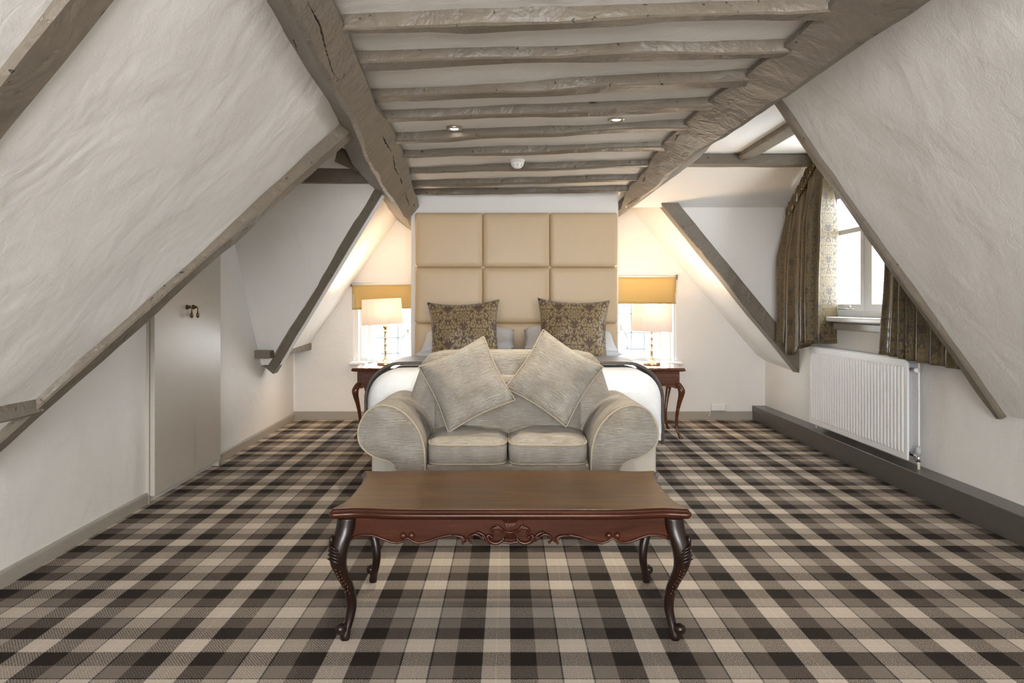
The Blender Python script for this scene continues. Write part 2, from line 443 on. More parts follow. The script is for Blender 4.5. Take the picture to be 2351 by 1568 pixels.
def rect_wall(mb, u0, u1, v0, v1, holes, P, depth):
    """P(u, v, w): point; holes (u0,u1,v0,v1) get reveals of the given depth"""
    us = sorted({u0, u1, *[h[0] for h in holes], *[h[1] for h in holes]}); vs = sorted({v0, v1, *[h[2] for h in holes], *[h[3] for h in holes]})
    for i in range(len(us) - 1):
        for j in range(len(vs) - 1):
            cu, cv = (us[i] + us[i + 1]) / 2, (vs[j] + vs[j + 1]) / 2
            if any(h[0] < cu < h[1] and h[2] < cv < h[3] for h in holes): continue
            nu = max(1, int((us[i + 1] - us[i]) / 0.25)); nv = max(1, int((vs[j + 1] - vs[j]) / 0.25))
            mb.grid(lambda a, b: P(us[i] + (us[i + 1] - us[i]) * a, vs[j] + (vs[j + 1] - vs[j]) * b, 0), nu, nv)
    for (a, b, c, d) in holes:
        for q in (((a, c), (b, c)), ((b, c), (b, d)), ((b, d), (a, d)), ((a, d), (a, c))):
            (x0, y0), (x1, y1) = q
            mb.add([P(x0, y0, 0), P(x1, y1, 0), P(x1, y1, depth), P(x0, y0, depth)], [(0, 1, 2, 3)])

# ================================================================== THE ROOM
YB, YF, XR = -2.6, 7.35, 2.695
def xl(d): return -2.155 - (d - 3.0) * 0.018           # face of the left wall
# floor
mb = MB(); mb.box(-3.3, 3.0, YB, YF + 0.1, -0.1, 0.0)
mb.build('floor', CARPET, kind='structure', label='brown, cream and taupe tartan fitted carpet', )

# purlin arrises from the photograph ---------------------------------
def curve(pts, y):
    for (x0, y0), (x1, y1) in zip(pts, pts[1:]):
        if y <= y1 or (x1, y1) == pts[-1]:
            return x0 + (x1 - x0) * (y - y0) / (y1 - y0)
def stations(px, zs):
    return [at_z(x, y, z) for (x, y), z in zip(px, zs)]
def along(st, d):
    for a, b in zip(st, st[1:]):
        if d <= b.y or b is st[-1]:
            return a.lerp(b, (d - a.y) / (b.y - a.y)) if a.y != b.y else a
UPL, OUTL = Vector((.629, 0, .777)), Vector((-.777, 0, .629))
UPR, OUTR = Vector((-.88, 0, .475)), Vector((.815, 0, .579))
E1L = stations([(650, 0), (732, 147), (804, 268), (839, 353), (875, 429), (938, 516)], [2.08, 2.06, 2.04, 2.02, 1.99, 1.95])
E1R = stations([(2132, 0), (1797, 228), (1721, 277), (1596, 357), (1540, 398), (1503, 437), (1434, 487)], [2.1] * 7)
E2L = [(783, 0), (808, 89), (841, 147), (857, 223), (915, 308), (946, 393), (951, 433), (967, 469)]
E2R = [(1912, 0), (1775, 120), (1694, 180), (1600, 245), (1546, 295), (1508, 335), (1483, 380), (1460, 412), (1428, 442)]
def width_for(E1, up, E2, d, sgn):
    e = along(E1, d); best, bw = 1e9, 0.2
    k = 0.06
    while k < 0.42:
        q = e + up * k; x = CX + q.x * F / q.y; y = CY - (q.z - H) * F / q.y
        err = abs(x - curve(E2, min(max(y, E2[0][1]), E2[-1][1])))
        if y > -60 and err < best: best, bw = err, k
        k += 0.004
    return bw if best < 25 else None
def purlin(name, E1, up, out, E2, depth, dend, wnear, seed, **props):
    ds = [YB - 0.05, -1, 0, 0.8, 1.4]; d = 1.9
    while d < dend: ds.append(d); d += 0.22
    ds.append(dend); ws = [width_for(E1, up, E2, d, 1) if d > 1.9 else None for d in ds]
    last = wnear
    for i, x in enumerate(ws):
        if x is None: ws[i] = last
        else: last = x
    ws = [sum(ws[max(0, i - 1):i + 2]) / len(ws[max(0, i - 1):i + 2]) for i in range(len(ws))]
    # refine along the length
    secs = []
    for i in range(len(ds) - 1):
        k = 4
        for j in range(k if i < len(ds) - 2 else k + 1):
            t = j / k; d = ds[i] * (1 - t) + ds[i + 1] * t; wd = ws[i] * (1 - t) + ws[i + 1] * t
            e = along(E1, d)
            cs = [e, e + up * wd, e + up * wd + out * depth, e + out * depth]
            cs = [q + Vector((a.x, 0, a.z)) for q, a in zip(cs, [nz3(c, 1.9, seed + m) * 0.012 + nz3(c, 7, seed + m) * 0.005 for m, c in enumerate(cs)])]
            secs.append(chamfer(cs, 0.016 + 0.008 * nz1(e, 4, seed)))
    mb = MB(); mb.loft(secs)
    return mb.build(name, TIMBER, **props)
purlin('purlin_beam', E1L, UPL, OUTL, E2L, 0.26, YF + 0.02, 0.16, 3, label='thick taupe roof beam above the cupboard side, with long dark cracks', category='beam')
purlin('purlin_beam', E1R, UPR, OUTR, E2R, 0.40, YF + 0.02, 0.22, 8, label='thick taupe roof beam above the radiator and curtain side', category='beam')

# long splits in the purlins: narrow grooves cut into the timber
from mathutils.bvhtree import BVHTree
def crack(up, pix, parent, seed):
    """pix: polyline in the photograph; the split is cut where that line of sight meets the beam"""
    rnd = random.Random(seed); me = parent.data
    tree = BVHTree.FromPolygons([v.co for v in me.vertices], [tuple(p.vertices) for p in me.polygons])
    fine = []
    for (x0, y0), (x1, y1) in zip(pix, pix[1:]):
        k = max(3, int(math.hypot(x1 - x0, y1 - y0) / 3))
        for q in range(k):
            t = q / k; fine.append((x0 + (x1 - x0) * t + rnd.uniform(-1, 1), y0 + (y1 - y0) * t))
    hits = []
    for x, y in fine:
        dvec = Vector(((x - CX) / F, 1, (CY - y) / F)).normalized()
        loc, nrm, _, _ = tree.ray_cast(Vector((0, 0, H)), dvec)
        if loc is not None: hits.append((loc, nrm if nrm.dot(dvec) < 0 else -nrm))
    m = len(hits); mb = MB(); secs = []
    for i, (p, n) in enumerate(hits):
        wd = 0.0042 * math.sin(math.pi * (i + 0.4) / m) * rnd.uniform(0.35, 1.25) + 0.0005
        side = n.cross(Vector((0, 1, 0))).normalized()
        secs.append([p - side * wd + n * .01, p + side * wd + n * .01, p + side * wd * .8 - n * .045, p - side * wd * .8 - n * .045])
    return mb.loft(secs)
PL = [o for o in C.objects if o.name == 'purlin_beam'][0]; PR = [o for o in C.objects if o.name == 'purlin_beam.001'][0]
cutters = []
for k, (up, par, pix) in enumerate([
    (UPL, PL, [(705, 3), (735, 60), (747, 110), (762, 160), (776, 186)]),
    (UPL, PL, [(672, 86), (684, 120)]), (UPL, PL, [(690, 136), (712, 180), (738, 218)]),
    (UPL, PL, [(878, 312), (890, 335), (900, 350)]),
    (UPL, PL, [(903, 356), (906, 385), (918, 405)]), (UPL, PL, [(918, 408), (924, 425)]),
    (UPL, PL, [(931, 442), (934, 455), (941, 475)]), (UPL, PL, [(950, 468), (954, 478)]),
    (UPR, PR, [(1549, 323), (1555, 312), (1568, 303)]),
    (UPR, PR, [(1440, 470), (1455, 460), (1466, 452)]), (UPR, PR, [(1476, 418), (1482, 404)])]):
    cutters.append((par, crack(up, pix, par, k).build('split_cutter', TIMBER)))
for par, cut in cutters:
    md = par.modifiers.new('split', 'BOOLEAN'); md.operation = 'DIFFERENCE'; md.solver = 'EXACT'; md.object = cut
bpy.context.view_layer.update()
for par in (PL, PR):
    me = bpy.data.meshes.new_from_object(par.evaluated_get(bpy.context.evaluated_depsgraph_get()))
    par.modifiers.clear(); par.data = me
for par, cut in cutters: bpy.data.objects.remove(cut)

# flat ceiling between the purlins and its joists ----------------------
CZ = 2.224
mb = MB()
def cfn(u, v):
    y = YB + (YF + 0.1 - YB) * v; xa = along(E1L, y).x + .03; xb = along(E1R, y).x - .04
    x = xa + (xb - xa) * u
    return (x, y, CZ + 0.010 * nz1((x, y, 0), 1.2, 3) + 0.006 * nz1((x, y, 0), 5, 4))
mb.grid(cfn, 40, 150)
ceil = mb.build('ceiling', PLASTER, smooth=True, kind='structure', label='white plaster ceiling between taupe joists')
J = [((806, 83), (1862, 47)), ((843, 160), (1770, 133)), ((864, 241), (1690, 200)), ((895, 282), (1596, 256)), ((925, 330), (1546, 302)),
     ((940, 365.5), (1511, 345)), ((951, 402), (1485, 384)), ((951, 431), (1460, 417)), ((954, 449), (1430, 441))]
JW = [.075, .085, .10, .08, .085, .075, .08, .075, .06]
for k, (a, b) in enumerate(J):
    pa, pb = at_z(*a, 2.178), at_z(*b, 2.178)
    ax = (pb - pa).normalized(); pa, pb = pa - ax * 0.16, pb + ax * 0.16
    timber('joist', pa, pb, (0, -JW[k], 0), (0, 0, 0.085), 30, 0.014, 0.008, 20 + k, parent=ceil)
# two joists nearer than the frame, for the room behind the camera
for k, y in enumerate((1.95, 1.5, 1.0, 0.4, -0.3, -1.0, -1.7)):
    timber('joist', (-0.72, y + .1, 2.178), (1.3, y, 2.178), (0, -.08, 0), (0, 0, .085), 8, 0.006, 0.008, 40 + k, parent=ceil)

# left near slope -------------------------------------------------------
DL = 0.14
def JL(d): return along(E1L, d) + OUTL * DL
tl = 1.235
def slopeL(d, z): j = JL(d); return Vector((j.x - (j.z - z) / tl, d, z))
D0 = 2.339                                             # splayed end of the slope: d = D0 + 0.64 z
mb = MB()
def sfn(u, v):
    z = 2.19 * (1 - v) + 0.0 * v
    d = YB + (D0 + 0.64 * z - 0.02 - YB) * u
    p = slopeL(d, z if v > 0 else JL(d).z + 0.03)
    nrm = Vector((.777, 0, -.629))
    return p + nrm * (0.012 * nz1(p, 1.4, 2) + 0.006 * nz1(p, 4, 6) + 0.002 * nz1(p, 12, 6))
mb.grid(sfn, 90, 60)
mb.build('ceiling_left', PLASTER, smooth=True, kind='structure', label='sloping white plaster ceiling on the cupboard side')
# right near slope
tr = 1.412
def slopeR(d, z): return Vector((2.262 + (1.2 - z) / tr, d, z))
mb = MB()
def sfn2(u, v):
    z = 2.48 * (1 - v) + 0.60 * v; d = YB + (3.80 - YB) * u
    p = slopeR(d, z); nrm = Vector((-.815, 0, -.579))
    return p + nrm * (0.012 * nz1(p, 1.4, 12) + 0.007 * nz1(p, 4, 16) + 0.003 * nz1(p, 12, 16))
mb.grid(sfn2, 90, 60)
mb.build('ceiling_right', PLASTER, smooth=True, kind='structure', label='sloping rough white plaster ceiling beside the curtained dormer')

# rafters ----------------------------------------------------------------
top, bot = at(800, 325, 3.65), at(0, 1040, 2.738)
ext = (bot - top)
timber('rafter_beam', top - ext * 0.05, bot + ext * 0.42, (0.0, -0.10, 0), OUTL * 0.16, 40, 0.010, 0.010, 51,
       label='long diagonal taupe rafter running down in front of the cupboard door', category='beam')
t2, b2 = at(878, 441, 5.40), at(631, 851, 6.333)
ext = b2 - t2
timber('rafter_beam', t2 - ext * 0.04, b2 + ext * .02, OUTL * 0.11, (0, 0.13, 0.0), 30, 0.006, 0.008, 55,
       label='slanting taupe rafter between the leaning dormer cheek and the roller blind window', category='beam')
timber('rafter_beam', at(1775, 243, 3.85) + Vector((-.12, 0, .17)), at(2274, 949, 3.85) + Vector((0.02, 0, -.028)), (0, -0.06, 0), OUTR * 0.10, 40, 0.009, 0.010, 58,
       label='long slanting taupe rafter crossing in front of the bright dormer window', category='beam')
timber('rafter_beam', at(1500, 445, 6.49) + Vector((-.1, 0, .123)), at(1836, 858, 6.49), OUTR * 0.13, (0, 0.15, 0), 30, 0.008, 0.008, 61,
       label='slanting taupe rafter that ends beside the far end of the radiator', category='beam')
# rafter near the top corner, set flush in the left slope, and the low side timber
nL = Vector((.777, 0, -.629))
a, b = slopeL(1.665, 2.2) + nL * .022, slopeL(1.665, 0.05) + nL * .022
timber('rafter_beam', a, b, (0, -0.13, 0), -nL * 0.1, 30, 0.006, 0.012, 64, label='taupe rafter let into the sloping plaster, running out of the top corner', category='beam')
sp0, sp1 = Vector((-1.80, -2.5, .845)), Vector((-1.855, 2.79, .845))
timber('side_beam', sp0, sp1, (-0.10, 0, 0.02), (0.02, 0, -0.075), 30, 0.006, 0.010, 67, label='short taupe timber end meeting the foot of the long diagonal rafter', category='beam')

# walls --------------------------------------------------------------------
mb = MB()
rect_wall(mb, 1.9, YF, 0, 2.6, [], lambda u, v, w_: Vector((xl(u) + 0.010 * nz1((0, u, v), 1.3, 21), u, v)), 0)
mb.build('wall_left', PLASTER_S, smooth=True, kind='structure', label='white wall with the built-in cupboard')
WIN_R = (4.62, 5.97, 1.10, 2.18)
mb = MB()
rect_wall(mb, YB, YF, 0, 2.6, [WIN_R], lambda u, v, w_: Vector((XR + w_ + 0.006 * nz1((0, u, v), 1.3, 23), u, v)), 0.15)
mb.build('wall_right', PLASTER_S, smooth=False, kind='structure', label='white wall with radiator below the dormer window')
WIN_A = (-1.56, -0.80, 0.605, 1.42); WIN_B = (0.95, 1.735, 0.605, 1.50)
mb = MB()
rect_wall(mb, -2.6, 2.9, 0, 2.7, [WIN_A, WIN_B], lambda u, v, w_: Vector((u, YF + w_ + 0.005 * nz1((u, 0, v), 1.5, 25), v)), 0.22)
mb.build('wall_back', PLASTER, smooth=False, kind='structure', label='white gable wall behind the bed')
mb = MB()
rect_wall(mb, -3.3, 3.0, 0, 2.7, [], lambda u, v, w_: Vector((u, YB, v)), 0)
mb.build('wall_front', PLASTER_S, kind='structure', label='white end wall behind the camera')
# projecting wall carrying the headboard
mb = MB(); mb.box(-0.88, 1.012, 6.41, YF + 0.02, 0, 2.26)
mb.build('wall_bedhead', PLASTER_S, kind='structure', bevel=0.008, label='white projecting wall behind the headboard')

# left dormer: splayed cheeks and ceiling
def chk(z): return 6.28 - .64 * (z - .69) + 0.03
def rx(z): return -.96 - (2.067 - z) / 1.286 - 0.03
mb = MB(); plaster_quad(mb, (-2.3, chk(.66), .66), (rx(.66) + .06, chk(.66), .66), (rx(2.42) + .06, chk(2.42), 2.42), (-2.3, chk(2.42), 2.42), 20, 20, 0.006, 31)
mb.build('wall_dormer_left', PLASTER_S, smooth=True, kind='structure', label='leaning white cheek of the cupboard dormer')
mb = MB(); mb.add([(-2.6, D0 + .64 * .0, 0), (-2.6, D0 + .64 * 2.45, 2.45), (-.6, D0 + .64 * 2.45, 2.45), (-2.5, D0, 0)], [(0, 1, 2, 3)])
mb.build('wall_dormer_left_near', PLASTER_S, kind='structure', label='near cheek of the cupboard dormer, hidden behind the diagonal rafter')
mb = MB(); mb.box(-2.6, -.45, 1.8, 5.9, 2.40, 2.46)
mb.build('ceiling_dormer_left', PLASTER_S, kind='structure', label='ceiling of the cupboard dormer')
timber('lintel_beam', (-1.75, 5.32, 2.128), (-.86, 5.32, 2.128), (0, 0, .125), (0, .12, 0), 10, 0.004, 0.006, 71,
       label='short dark horizontal timber at the top of the leaning dormer cheek', category='beam')
# block under the purlin
timber('corbel_beam', (-1.16, 4.72, 2.16), (-.97, 4.9, 2.10), (0, .1, .03), (0.02, 0, .09), 6, 0.006, 0.008, 73,
       label='small rough timber block wedged under the roof beam by the dark lintel', category='beam')
# far left slope beyond the rafter
mb = MB()
q = [Vector((-1.62, YF, 1.428)), Vector((-2.09, YF, .76))]
dirg = (q[0] - q[1]) / (1.428 - .76)
g0 = q[0] + dirg * (2.45 - 1.428); g1 = q[1]
r0 = Vector((rx(2.45) - .05, 5.2, 2.45)); r1 = Vector((rx(.74) - .06, 6.25, .74))
plaster_quad(mb, r0, g0, g1, r1, 16, 24, 0.008, 33)
mb.build('ceiling_slope_left', PLASTER_S, smooth=True, kind='structure', label='white sloping plaster beside the left window blind')
timber('wall_plate_beam', (-2.08, 6.15, .80), (-2.05, YF + .02, .80), (-.16, 0, 0), (0, 0, -.07), 10, 0.005, 0.008, 75,
       label='short taupe wall plate at the foot of the slanting rafter on the cupboard side', category='beam')
# far right slope
mb = MB()
a0, a1 = Vector((1.603, YF, 1.8375)), Vector((2.60, YF, .68)); dr = (a0 - a1) / (1.8375 - .68)
g0 = a0 + dr * (2.4 - 1.8375)
def rr(z): return 1.347 + (2.225 - z) / 1.23
plaster_quad(mb, (rr(2.4) + .03, 6.56, 2.4), g0, a1, (rr(.62) + .03, 6.56, .62), 16, 24, 0.008, 35)
mb.add([tuple(a1), (2.72, YF, .60), (2.72, 6.5, .55), (rr(.62) + .03, 6.56, .62)], [(0, 1, 2, 3)])
mb.build('ceiling_slope_right', PLASTER, smooth=True, kind='structure', label='white sloping plaster beside the right window blind')
# right dormer
mb = MB(); plaster_quad(mb, (rr(.5) + .03, 6.56, .5), (2.75, 6.56, .5), (2.75, 6.56, 2.11), (rr(2.11) + .03, 6.56, 2.11), 12, 12, 0.006, 37)
mb.build('wall_dormer_right', PLASTER_S, smooth=True, kind='structure', label='white dormer cheek beside the curtain')
mb = MB(); plaster_quad(mb, (1.1, 6.56, 2.11), (2.75, 6.56, 2.11), (2.75, 5.86, 2.46), (1.1, 5.86, 2.46), 12, 8, 0.008, 39)
mb.build('ceiling_dormer_slope', PLASTER_S, smooth=True, kind='structure', label='sloping white plaster strip above the dormer cheek')
mb = MB(); mb.box(1.0, 2.95, 3.7, 5.95, 2.45, 2.50)
mb.build('ceiling_dormer', PLASTER_S, kind='structure', label='flat white ceiling of the curtained dormer')
mb = MB(); mb.add([(2.95, 3.80, .55), (slopeR(0, .55).x, 3.80, .55), (slopeR(0, 2.5).x, 3.80, 2.5), (2.95, 3.80, 2.5)], [(0, 1, 2, 3)])
mb.build('wall_dormer_right_near', PLASTER_S, kind='structure', label='near cheek of the curtained dormer, hidden behind the rafter')
timber('dormer_beam', (1.25, 5.80, 2.365), (2.72, 5.80, 2.36), (0, 0, .085), (0, .14, 0), 20, 0.005, 0.006, 77,
       label='horizontal taupe beam across the dormer ceiling at the top of the curtain', category='beam')
timber('dormer_ceiling_beam', (1.90, 5.80, 2.40), (1.93, 3.75, 2.40), (.12, 0, 0), (0, 0, .08), 14, 0.006, 0.012, 79,
       label='short taupe ceiling timber running into the horizontal dormer beam', category='beam')
# shell above, so that daylight enters only by the windows
mb = MB(); mb.box(-3.4, 3.2, YB - .1, YF + .3, 2.62, 2.70)
mb.build('ceiling_loft', PLASTER_S, kind='structure', label='boarding above the sloping ceilings')
mb = MB(); mb.add([(-3.3, YB, 0), (-3.3, YF, 0), (-3.3, YF, 2.7), (-3.3, YB, 2.7)], [(0, 1, 2, 3)])
mb.build('wall_eaves', PLASTER_S, kind='structure', label='eaves wall behind the sloping ceiling')

# skirtings -------------------------------------------------------------------
def skirt_left(name, d0, d1, mat):
    mb = MB(); t = 0.016
    poly = lambda d: [(xl(d) - .01, d, 0), (xl(d) + t, d, 0), (xl(d) + t, d, .055), (xl(d) + t * .6, d, .068), (xl(d) - .01, d, .07)]
    mb.loft([poly(d0), poly(d1)])
    return mb.build(name, mat, kind='structure', bevel=0.002)
skirt_left('baseboard_left', 1.9, 4.235, SKIRT)['label'] = 'taupe skirting between the camera and the cupboard'
skirt_left('baseboard_left_far', 5.27, 7.34, SKIRT)['label'] = 'taupe skirting between the cupboard and the gable wall'
for nm, x0, x1, lab in (('baseboard_back', -2.24, -.87, 'taupe skirting under the left gable window'), ('baseboard_back_right', 1.0, 2.58, 'taupe skirting under the wall plate by the pipe box')):
    mb = MB(); mb.box(x0, x1, YF - .018, YF + .01, 0, .088); mb.build(nm, SKIRT, kind='structure', bevel=.004, label=lab)
mb = MB(); mb.box(2.555, XR + .01, YB + .02, 7.345, 0, .15)
mb.build('baseboard_right', SKIRT_D, kind='structure', bevel=.004, label='deep dark taupe boxed skirting under the radiator')

# cupboard door ------------------------------------------------------------------
XD = -2.13
door = empty('door_1', (XD, 4.74, 0), kind='structure', label='greige two-leaf built-in cupboard door')
mb = MB(); mb.box(-.10, -.030, -.506, -.495, 0.0, 2.0); mb.box(-.10, -.025, .500, .52, .0, 2.0); mb.box(-.1, -.03, -.5, .5, 1.98, 2.0)
mb.build('door_frame', DOORP, door)
for s, (y0, y1, zb) in enumerate(((-.495, .048, .045), (.052, .497, .05))):
    mb = MB(); mb.box(-.03, 0.0 - .006 * s, y0, y1, zb, 1.98)
    leaf = mb.build('door_leaf', DOORP, door, bevel=.003)
    yk = at_x(432, 712, XD + .01).y - 4.74 if s == 0 else at_x(446, 712, XD + .01).y - 4.74
    zk = H - 5 * 4.75 / F + 0.0
    m2 = MB(); m2.tube([(0, yk, zk), (.012, yk, zk), (.016, yk, zk)], [.016, .014, .007], 12); m2.ball((.022, yk, zk), .009)
    k = m2.build('handle_plate', BRASSD, leaf, True, label='aged brass drop handle plate')
    m3 = MB(); m3.tube([(.024, yk, zk), (.03, yk + .006, zk - .004), (.03, yk + .009, zk - .016), (.03, yk + .009, zk - .036), (.03, yk + .009, zk - .050), (.03, yk + .009, zk - .062), (.03, yk + .009, zk - .068), (.03, yk + .009, zk - .074)],
                       [.004, .004, .0035, .0055, .010, .0115, .007, .003], 10)
    m3.build('drop_handle', BRASSD, leaf, True, label='aged brass teardrop handle')

# ---------------------------------------------------------------- gable windows
def gable_window(name, hole, ox0, ox1, bars_v, bars_h, zb, side, label):
    """side -1: left window. ox: casement glass extent"""
    e = empty(name, (0, YF + .16, 0), kind='structure', label=label)
    x0, x1, z0, z1 = hole
    mb = MB(); fr = .045
    for (a, b, c, d) in ((x0, x0 + fr, z0, z1), (x1 - fr, x1, z0, z1), (x0 + fr, x1 - fr, z0, z0 + .035), (x0 + fr, x1 - fr, z1 - .05, z1)):
        mb.box(a, b, -.03, .05, c, d)
    mb.build('window_frame', WHITEP, e, bevel=.004)
    mb = MB(); cw = .045
    for (a, b, c, d) in ((ox0 - cw, ox0, zb - cw, z1), (ox1, ox1 + cw, zb - cw, z1), (ox0, ox1, zb - cw, zb), (ox0, ox1, z1 - .09, z1 - .05)):
        mb.box(a, b, -.045, .03, c, d)
    cas = mb.build('casement', WHITEP, e, bevel=.006)
    mb = MB(); mb.add([(ox0, 0, zb), (ox1, 0, zb), (ox1, 0, z1 - .05), (ox0, 0, z1 - .05)], [(0, 1, 2, 3)]); mb.build('pane', GLASS, cas)
    for x in bars_v:
        mb = MB(); mb.tube([(x, -.008, zb), (x, -.008, z1 - .06)], .0075, 6); mb.build('glazing_bar', LEAD, cas)
    for z in bars_h:
        mb = MB(); mb.tube([(ox0, -.008, z), (ox1, -.008, z)], .0075, 6); mb.build('glazing_bar', LEAD, cas)
    # fastener and stay
    fx = ox1 - .02 if side < 0 else ox0 + .06
    fz = zb + .26
    mb = MB(); mb.box(fx - .012, fx + .012, -.06, -.045, fz - .03, fz + .03)
    mb.tube([(fx, -.065, fz), (fx + side * .03, -.075, fz - .015), (fx + side * .08, -.075, fz - .10)] if side < 0 else [(fx, -.065, fz), (fx + .03, -.075, fz - .03), (fx + .08, -.075, fz - .12)], [.007, .006, .008], 8)
    mb.build('window_fastener', STEEL, e, True)
    sx0, sx1 = (ox0 + .10, ox1 - .10) if side < 0 else (ox0 + .10, ox1 - .14)
    mb = MB(); mb.tube([(sx0, -.06, zb + .035), (sx1, -.06, zb + .035)], .007, 8)
    px = sx1 - .03 if side < 0 else sx0 + .03
    mb.ball((px, -.06, zb + .05), .012); mb.ball((px, -.06, zb + .072), .007)
    mb.build('window_stay', LEAD, e, True)
    mb = MB(); mb.box(x0 - .07, x1 + .07, -.28, -.03, z0 - .025, z0 + .004)
    mb.build('window_sill', WHITEP, e, bevel=.008)
    return e
def gx(px): return (px - CX) * (YF + .16) / F
def gz(py): return H + (CY - py) * (YF + .16) / F
gable_window('window_1', WIN_A, gx(855), gx(943), [gx(883), gx(914)], [gz(731), gz(775), gz(690)], gz(818), -1, 'small leaded casement window beside the bed on the cupboard side')
gable_window('window_2', WIN_B, gx(1410), gx(1508), [gx(1449), gx(1479)], [gz(720), gz(763), gz(678)], gz(808), 1, 'small leaded casement window beside the bed on the radiator side')

# roller blinds
def blind(x0, x1, zt, zb, chain_x, label, tilt=0.0):
    e = empty('roller_blind', ((x0 + x1) / 2, YF - .045, zb), label=label, category='blind', group='mustard roller blinds on the gable windows')
    hw, hh = (x1 - x0) / 2, zt - zb
    mb = MB()
    mb.grid(lambda u, v: (-hw + 2 * hw * u, 0.004 * math.sin(6 * v) + .003 * math.sin(9 * u + 3 * v), v * (hh - .01) - (tilt * (1 - u))), 16, 8)
    mb.build('blind_cloth', BLINDC, e, True, solid=.003)
    mb = MB(); mb.tube([(-hw - .01, .02, hh - .01), (hw + .01, .02, hh - .01)], .018, 14); mb.build('roller_tube', WHITEP, e, True)
    mb = MB(); mb.tube([(-hw, 0, .004 - tilt), (hw, 0, .004)], .006, 8); mb.build('hem_bar', BLINDC, e, True)
    for s in (-1, 1): MB().box(s * (hw + .012) - .004, s * (hw + .012) + .004, -.01, .05, hh - .035, hh + .015).build('bracket', BRASSD, e)
    cx = chain_x - (x0 + x1) / 2; zc = .66 - zb
    mb = MB(); mb.tube([(cx - .006, .0, hh - .02), (cx - .006, .0, zc), (cx, 0, zc - .012), (cx + .006, 0, zc), (cx + .006, 0, hh - .02)], .0022, 6)
    ch = mb.build('pull_chain', PLASTIC, e, True)
    mb = MB(); mb.ball((cx, -.004, zc - .02), .010, 12, 8, (1, 1, 1.5)); mb.build('chain_weight', PLASTIC, ch, True)
blind(-1.615, -.80, 1.425, 1.165, -1.598, 'mustard roller blind half drawn beside the headboard on the cupboard side', .012)
blind(.98, 1.75, 1.497, 1.213, 1.752, 'mustard roller blind half drawn beside the headboard on the radiator side')

# ---------------------------------------------------------------- dormer window
win = empty('window_3', (2.80, 0, 0), kind='structure', label='tall white dormer casement window behind the bronze curtains')
y0, y1, z0, z1 = WIN_R
mb = MB(); fr = .05
for (a, b, c, d) in ((y0, y0 + fr, z0, z1), (y1 - fr, y1, z0, z1), (y0 + fr, y1 - fr, z0, z0 + .05), (y0 + fr, y1 - fr, z1 - .05, z1)): mb.box(-.03, .06, a, b, c, d)
mb.build('window_frame', WHITEP, win, bevel=.004)
ym = 5.40
mb = MB(); mb.box(-.035, .06, ym - .045, ym + .045, z0 + .05, z1 - .05); mb.build('mullion', WHITEP, win, bevel=.004)
for (a, b) in ((y0 + fr, ym - .045), (ym + .045, y1 - fr)):
    mb = MB(); s = .042
    for (p, q, c, d) in ((a, a + s, z0 + .05, z1 - .05), (b - s, b, z0 + .05, z1 - .05), (a + s, b - s, z0 + .05, z0 + .105), (a + s, b - s, z1 - .10, z1 - .05), (a + s, b - s, 1.775, 1.815)):
        mb.box(-.045, .02, p, q, c, d)
    cs = mb.build('casement', WHITEP, win)
    for (c, d) in ((z0 + .105, 1.775), (1.815, z1 - .1)):
        mb = MB(); mb.add([(-.012, a + s, c), (-.012, b - s, c), (-.012, b - s, d), (-.012, a + s, d)], [(0, 1, 2, 3)]); mb.build('pane', GLASS, cs)
mb = MB(); mb.tube([(-.07, 5.55, 1.165), (-.07, 5.84, 1.165)], .006, 8); mb.ball((-.07, 5.6, 1.18), .014); mb.build('window_stay', STEEL, win, True)
mb = MB(); mb.box(-.20, .0, y0 - .10, y1 + .03, z0 - .035, z0 + .003); mb.build('window_sill', WHITEP, win, bevel=.010, seg=3)
mb = MB(); mb.box(-.135, -.09, y0 - .06, y1 + .01, z0 - .10, z0 - .045); mb.build('window_apron', SKIRT, win, bevel=.006)

# trellis outside, pale neighbour wall
tr_e = empty('trellis_panel', (4.1, 7.7, .90), label='pale diamond trellis outside the dormer window', category='trellis')
mb = MB()
TW, TH = 2.4, 1.0
for (a, b, c, d) in ((-TW / 2, TW / 2, 0, .04), (-TW / 2, TW / 2, TH - .05, TH)): mb.box(-.02, .02, a, b, c, d)
mb.build('trellis_rail', TRELLIS, tr_e); tr_e.rotation_euler = (0, 0, R(90))
step = .128
for sgn in (1, -1):
    k = -TW / 2 - TH
    while k < TW / 2 + TH:
        # line y = k + sgn*z clipped to the frame
        pts = []
        za = 0; zb_ = TH
        ya, yb_ = (k, k + TH) if sgn > 0 else (k + TH, k)
        t0, t1 = 0.0, 1.0
        dy = yb_ - ya
        for lim, s in ((-TW / 2, 1), (TW / 2, -1)):
            va, vb = (ya - lim) * s, (yb_ - lim) * s
            if va < 0 and vb < 0: t0 = 2
            elif va < 0: t0 = max(t0, -va / (vb - va))
            elif vb < 0: t1 = min(t1, va / (va - vb))
        if t1 - t0 > .05:
            A = Vector((sgn * .006, ya + dy * t0, TH * t0)); B = Vector((sgn * .006, ya + dy * t1, TH * t1))
            ax = (B - A).normalized(); pr = Vector((0, -ax.z, ax.y)) * .024
            mb = MB(); mb.loft([[q + pr + Vector((.005, 0, 0)), q - pr + Vector((.005, 0, 0)), q - pr - Vector((.005, 0, 0)), q + pr - Vector((.005, 0, 0))] for q in (A, B)])
            mb.build('slat', TRELLIS, tr_e)
        k += step
mb = MB(); mb.box(2.98, 5.4, 6.6, 8.6, .6, .899); mb.build('flat_roof', OUTWALL, label='pale flat roof outside the dormer, under the trellis', category='roof')
mb = MB(); mb.box(-9, 9, 13.0, 13.3, -6, .75)
for k in range(5): mb.box(-9, 9, 12.96, 13.0, -1.0 + k * .32, -1.0 + k * .32 + .25)
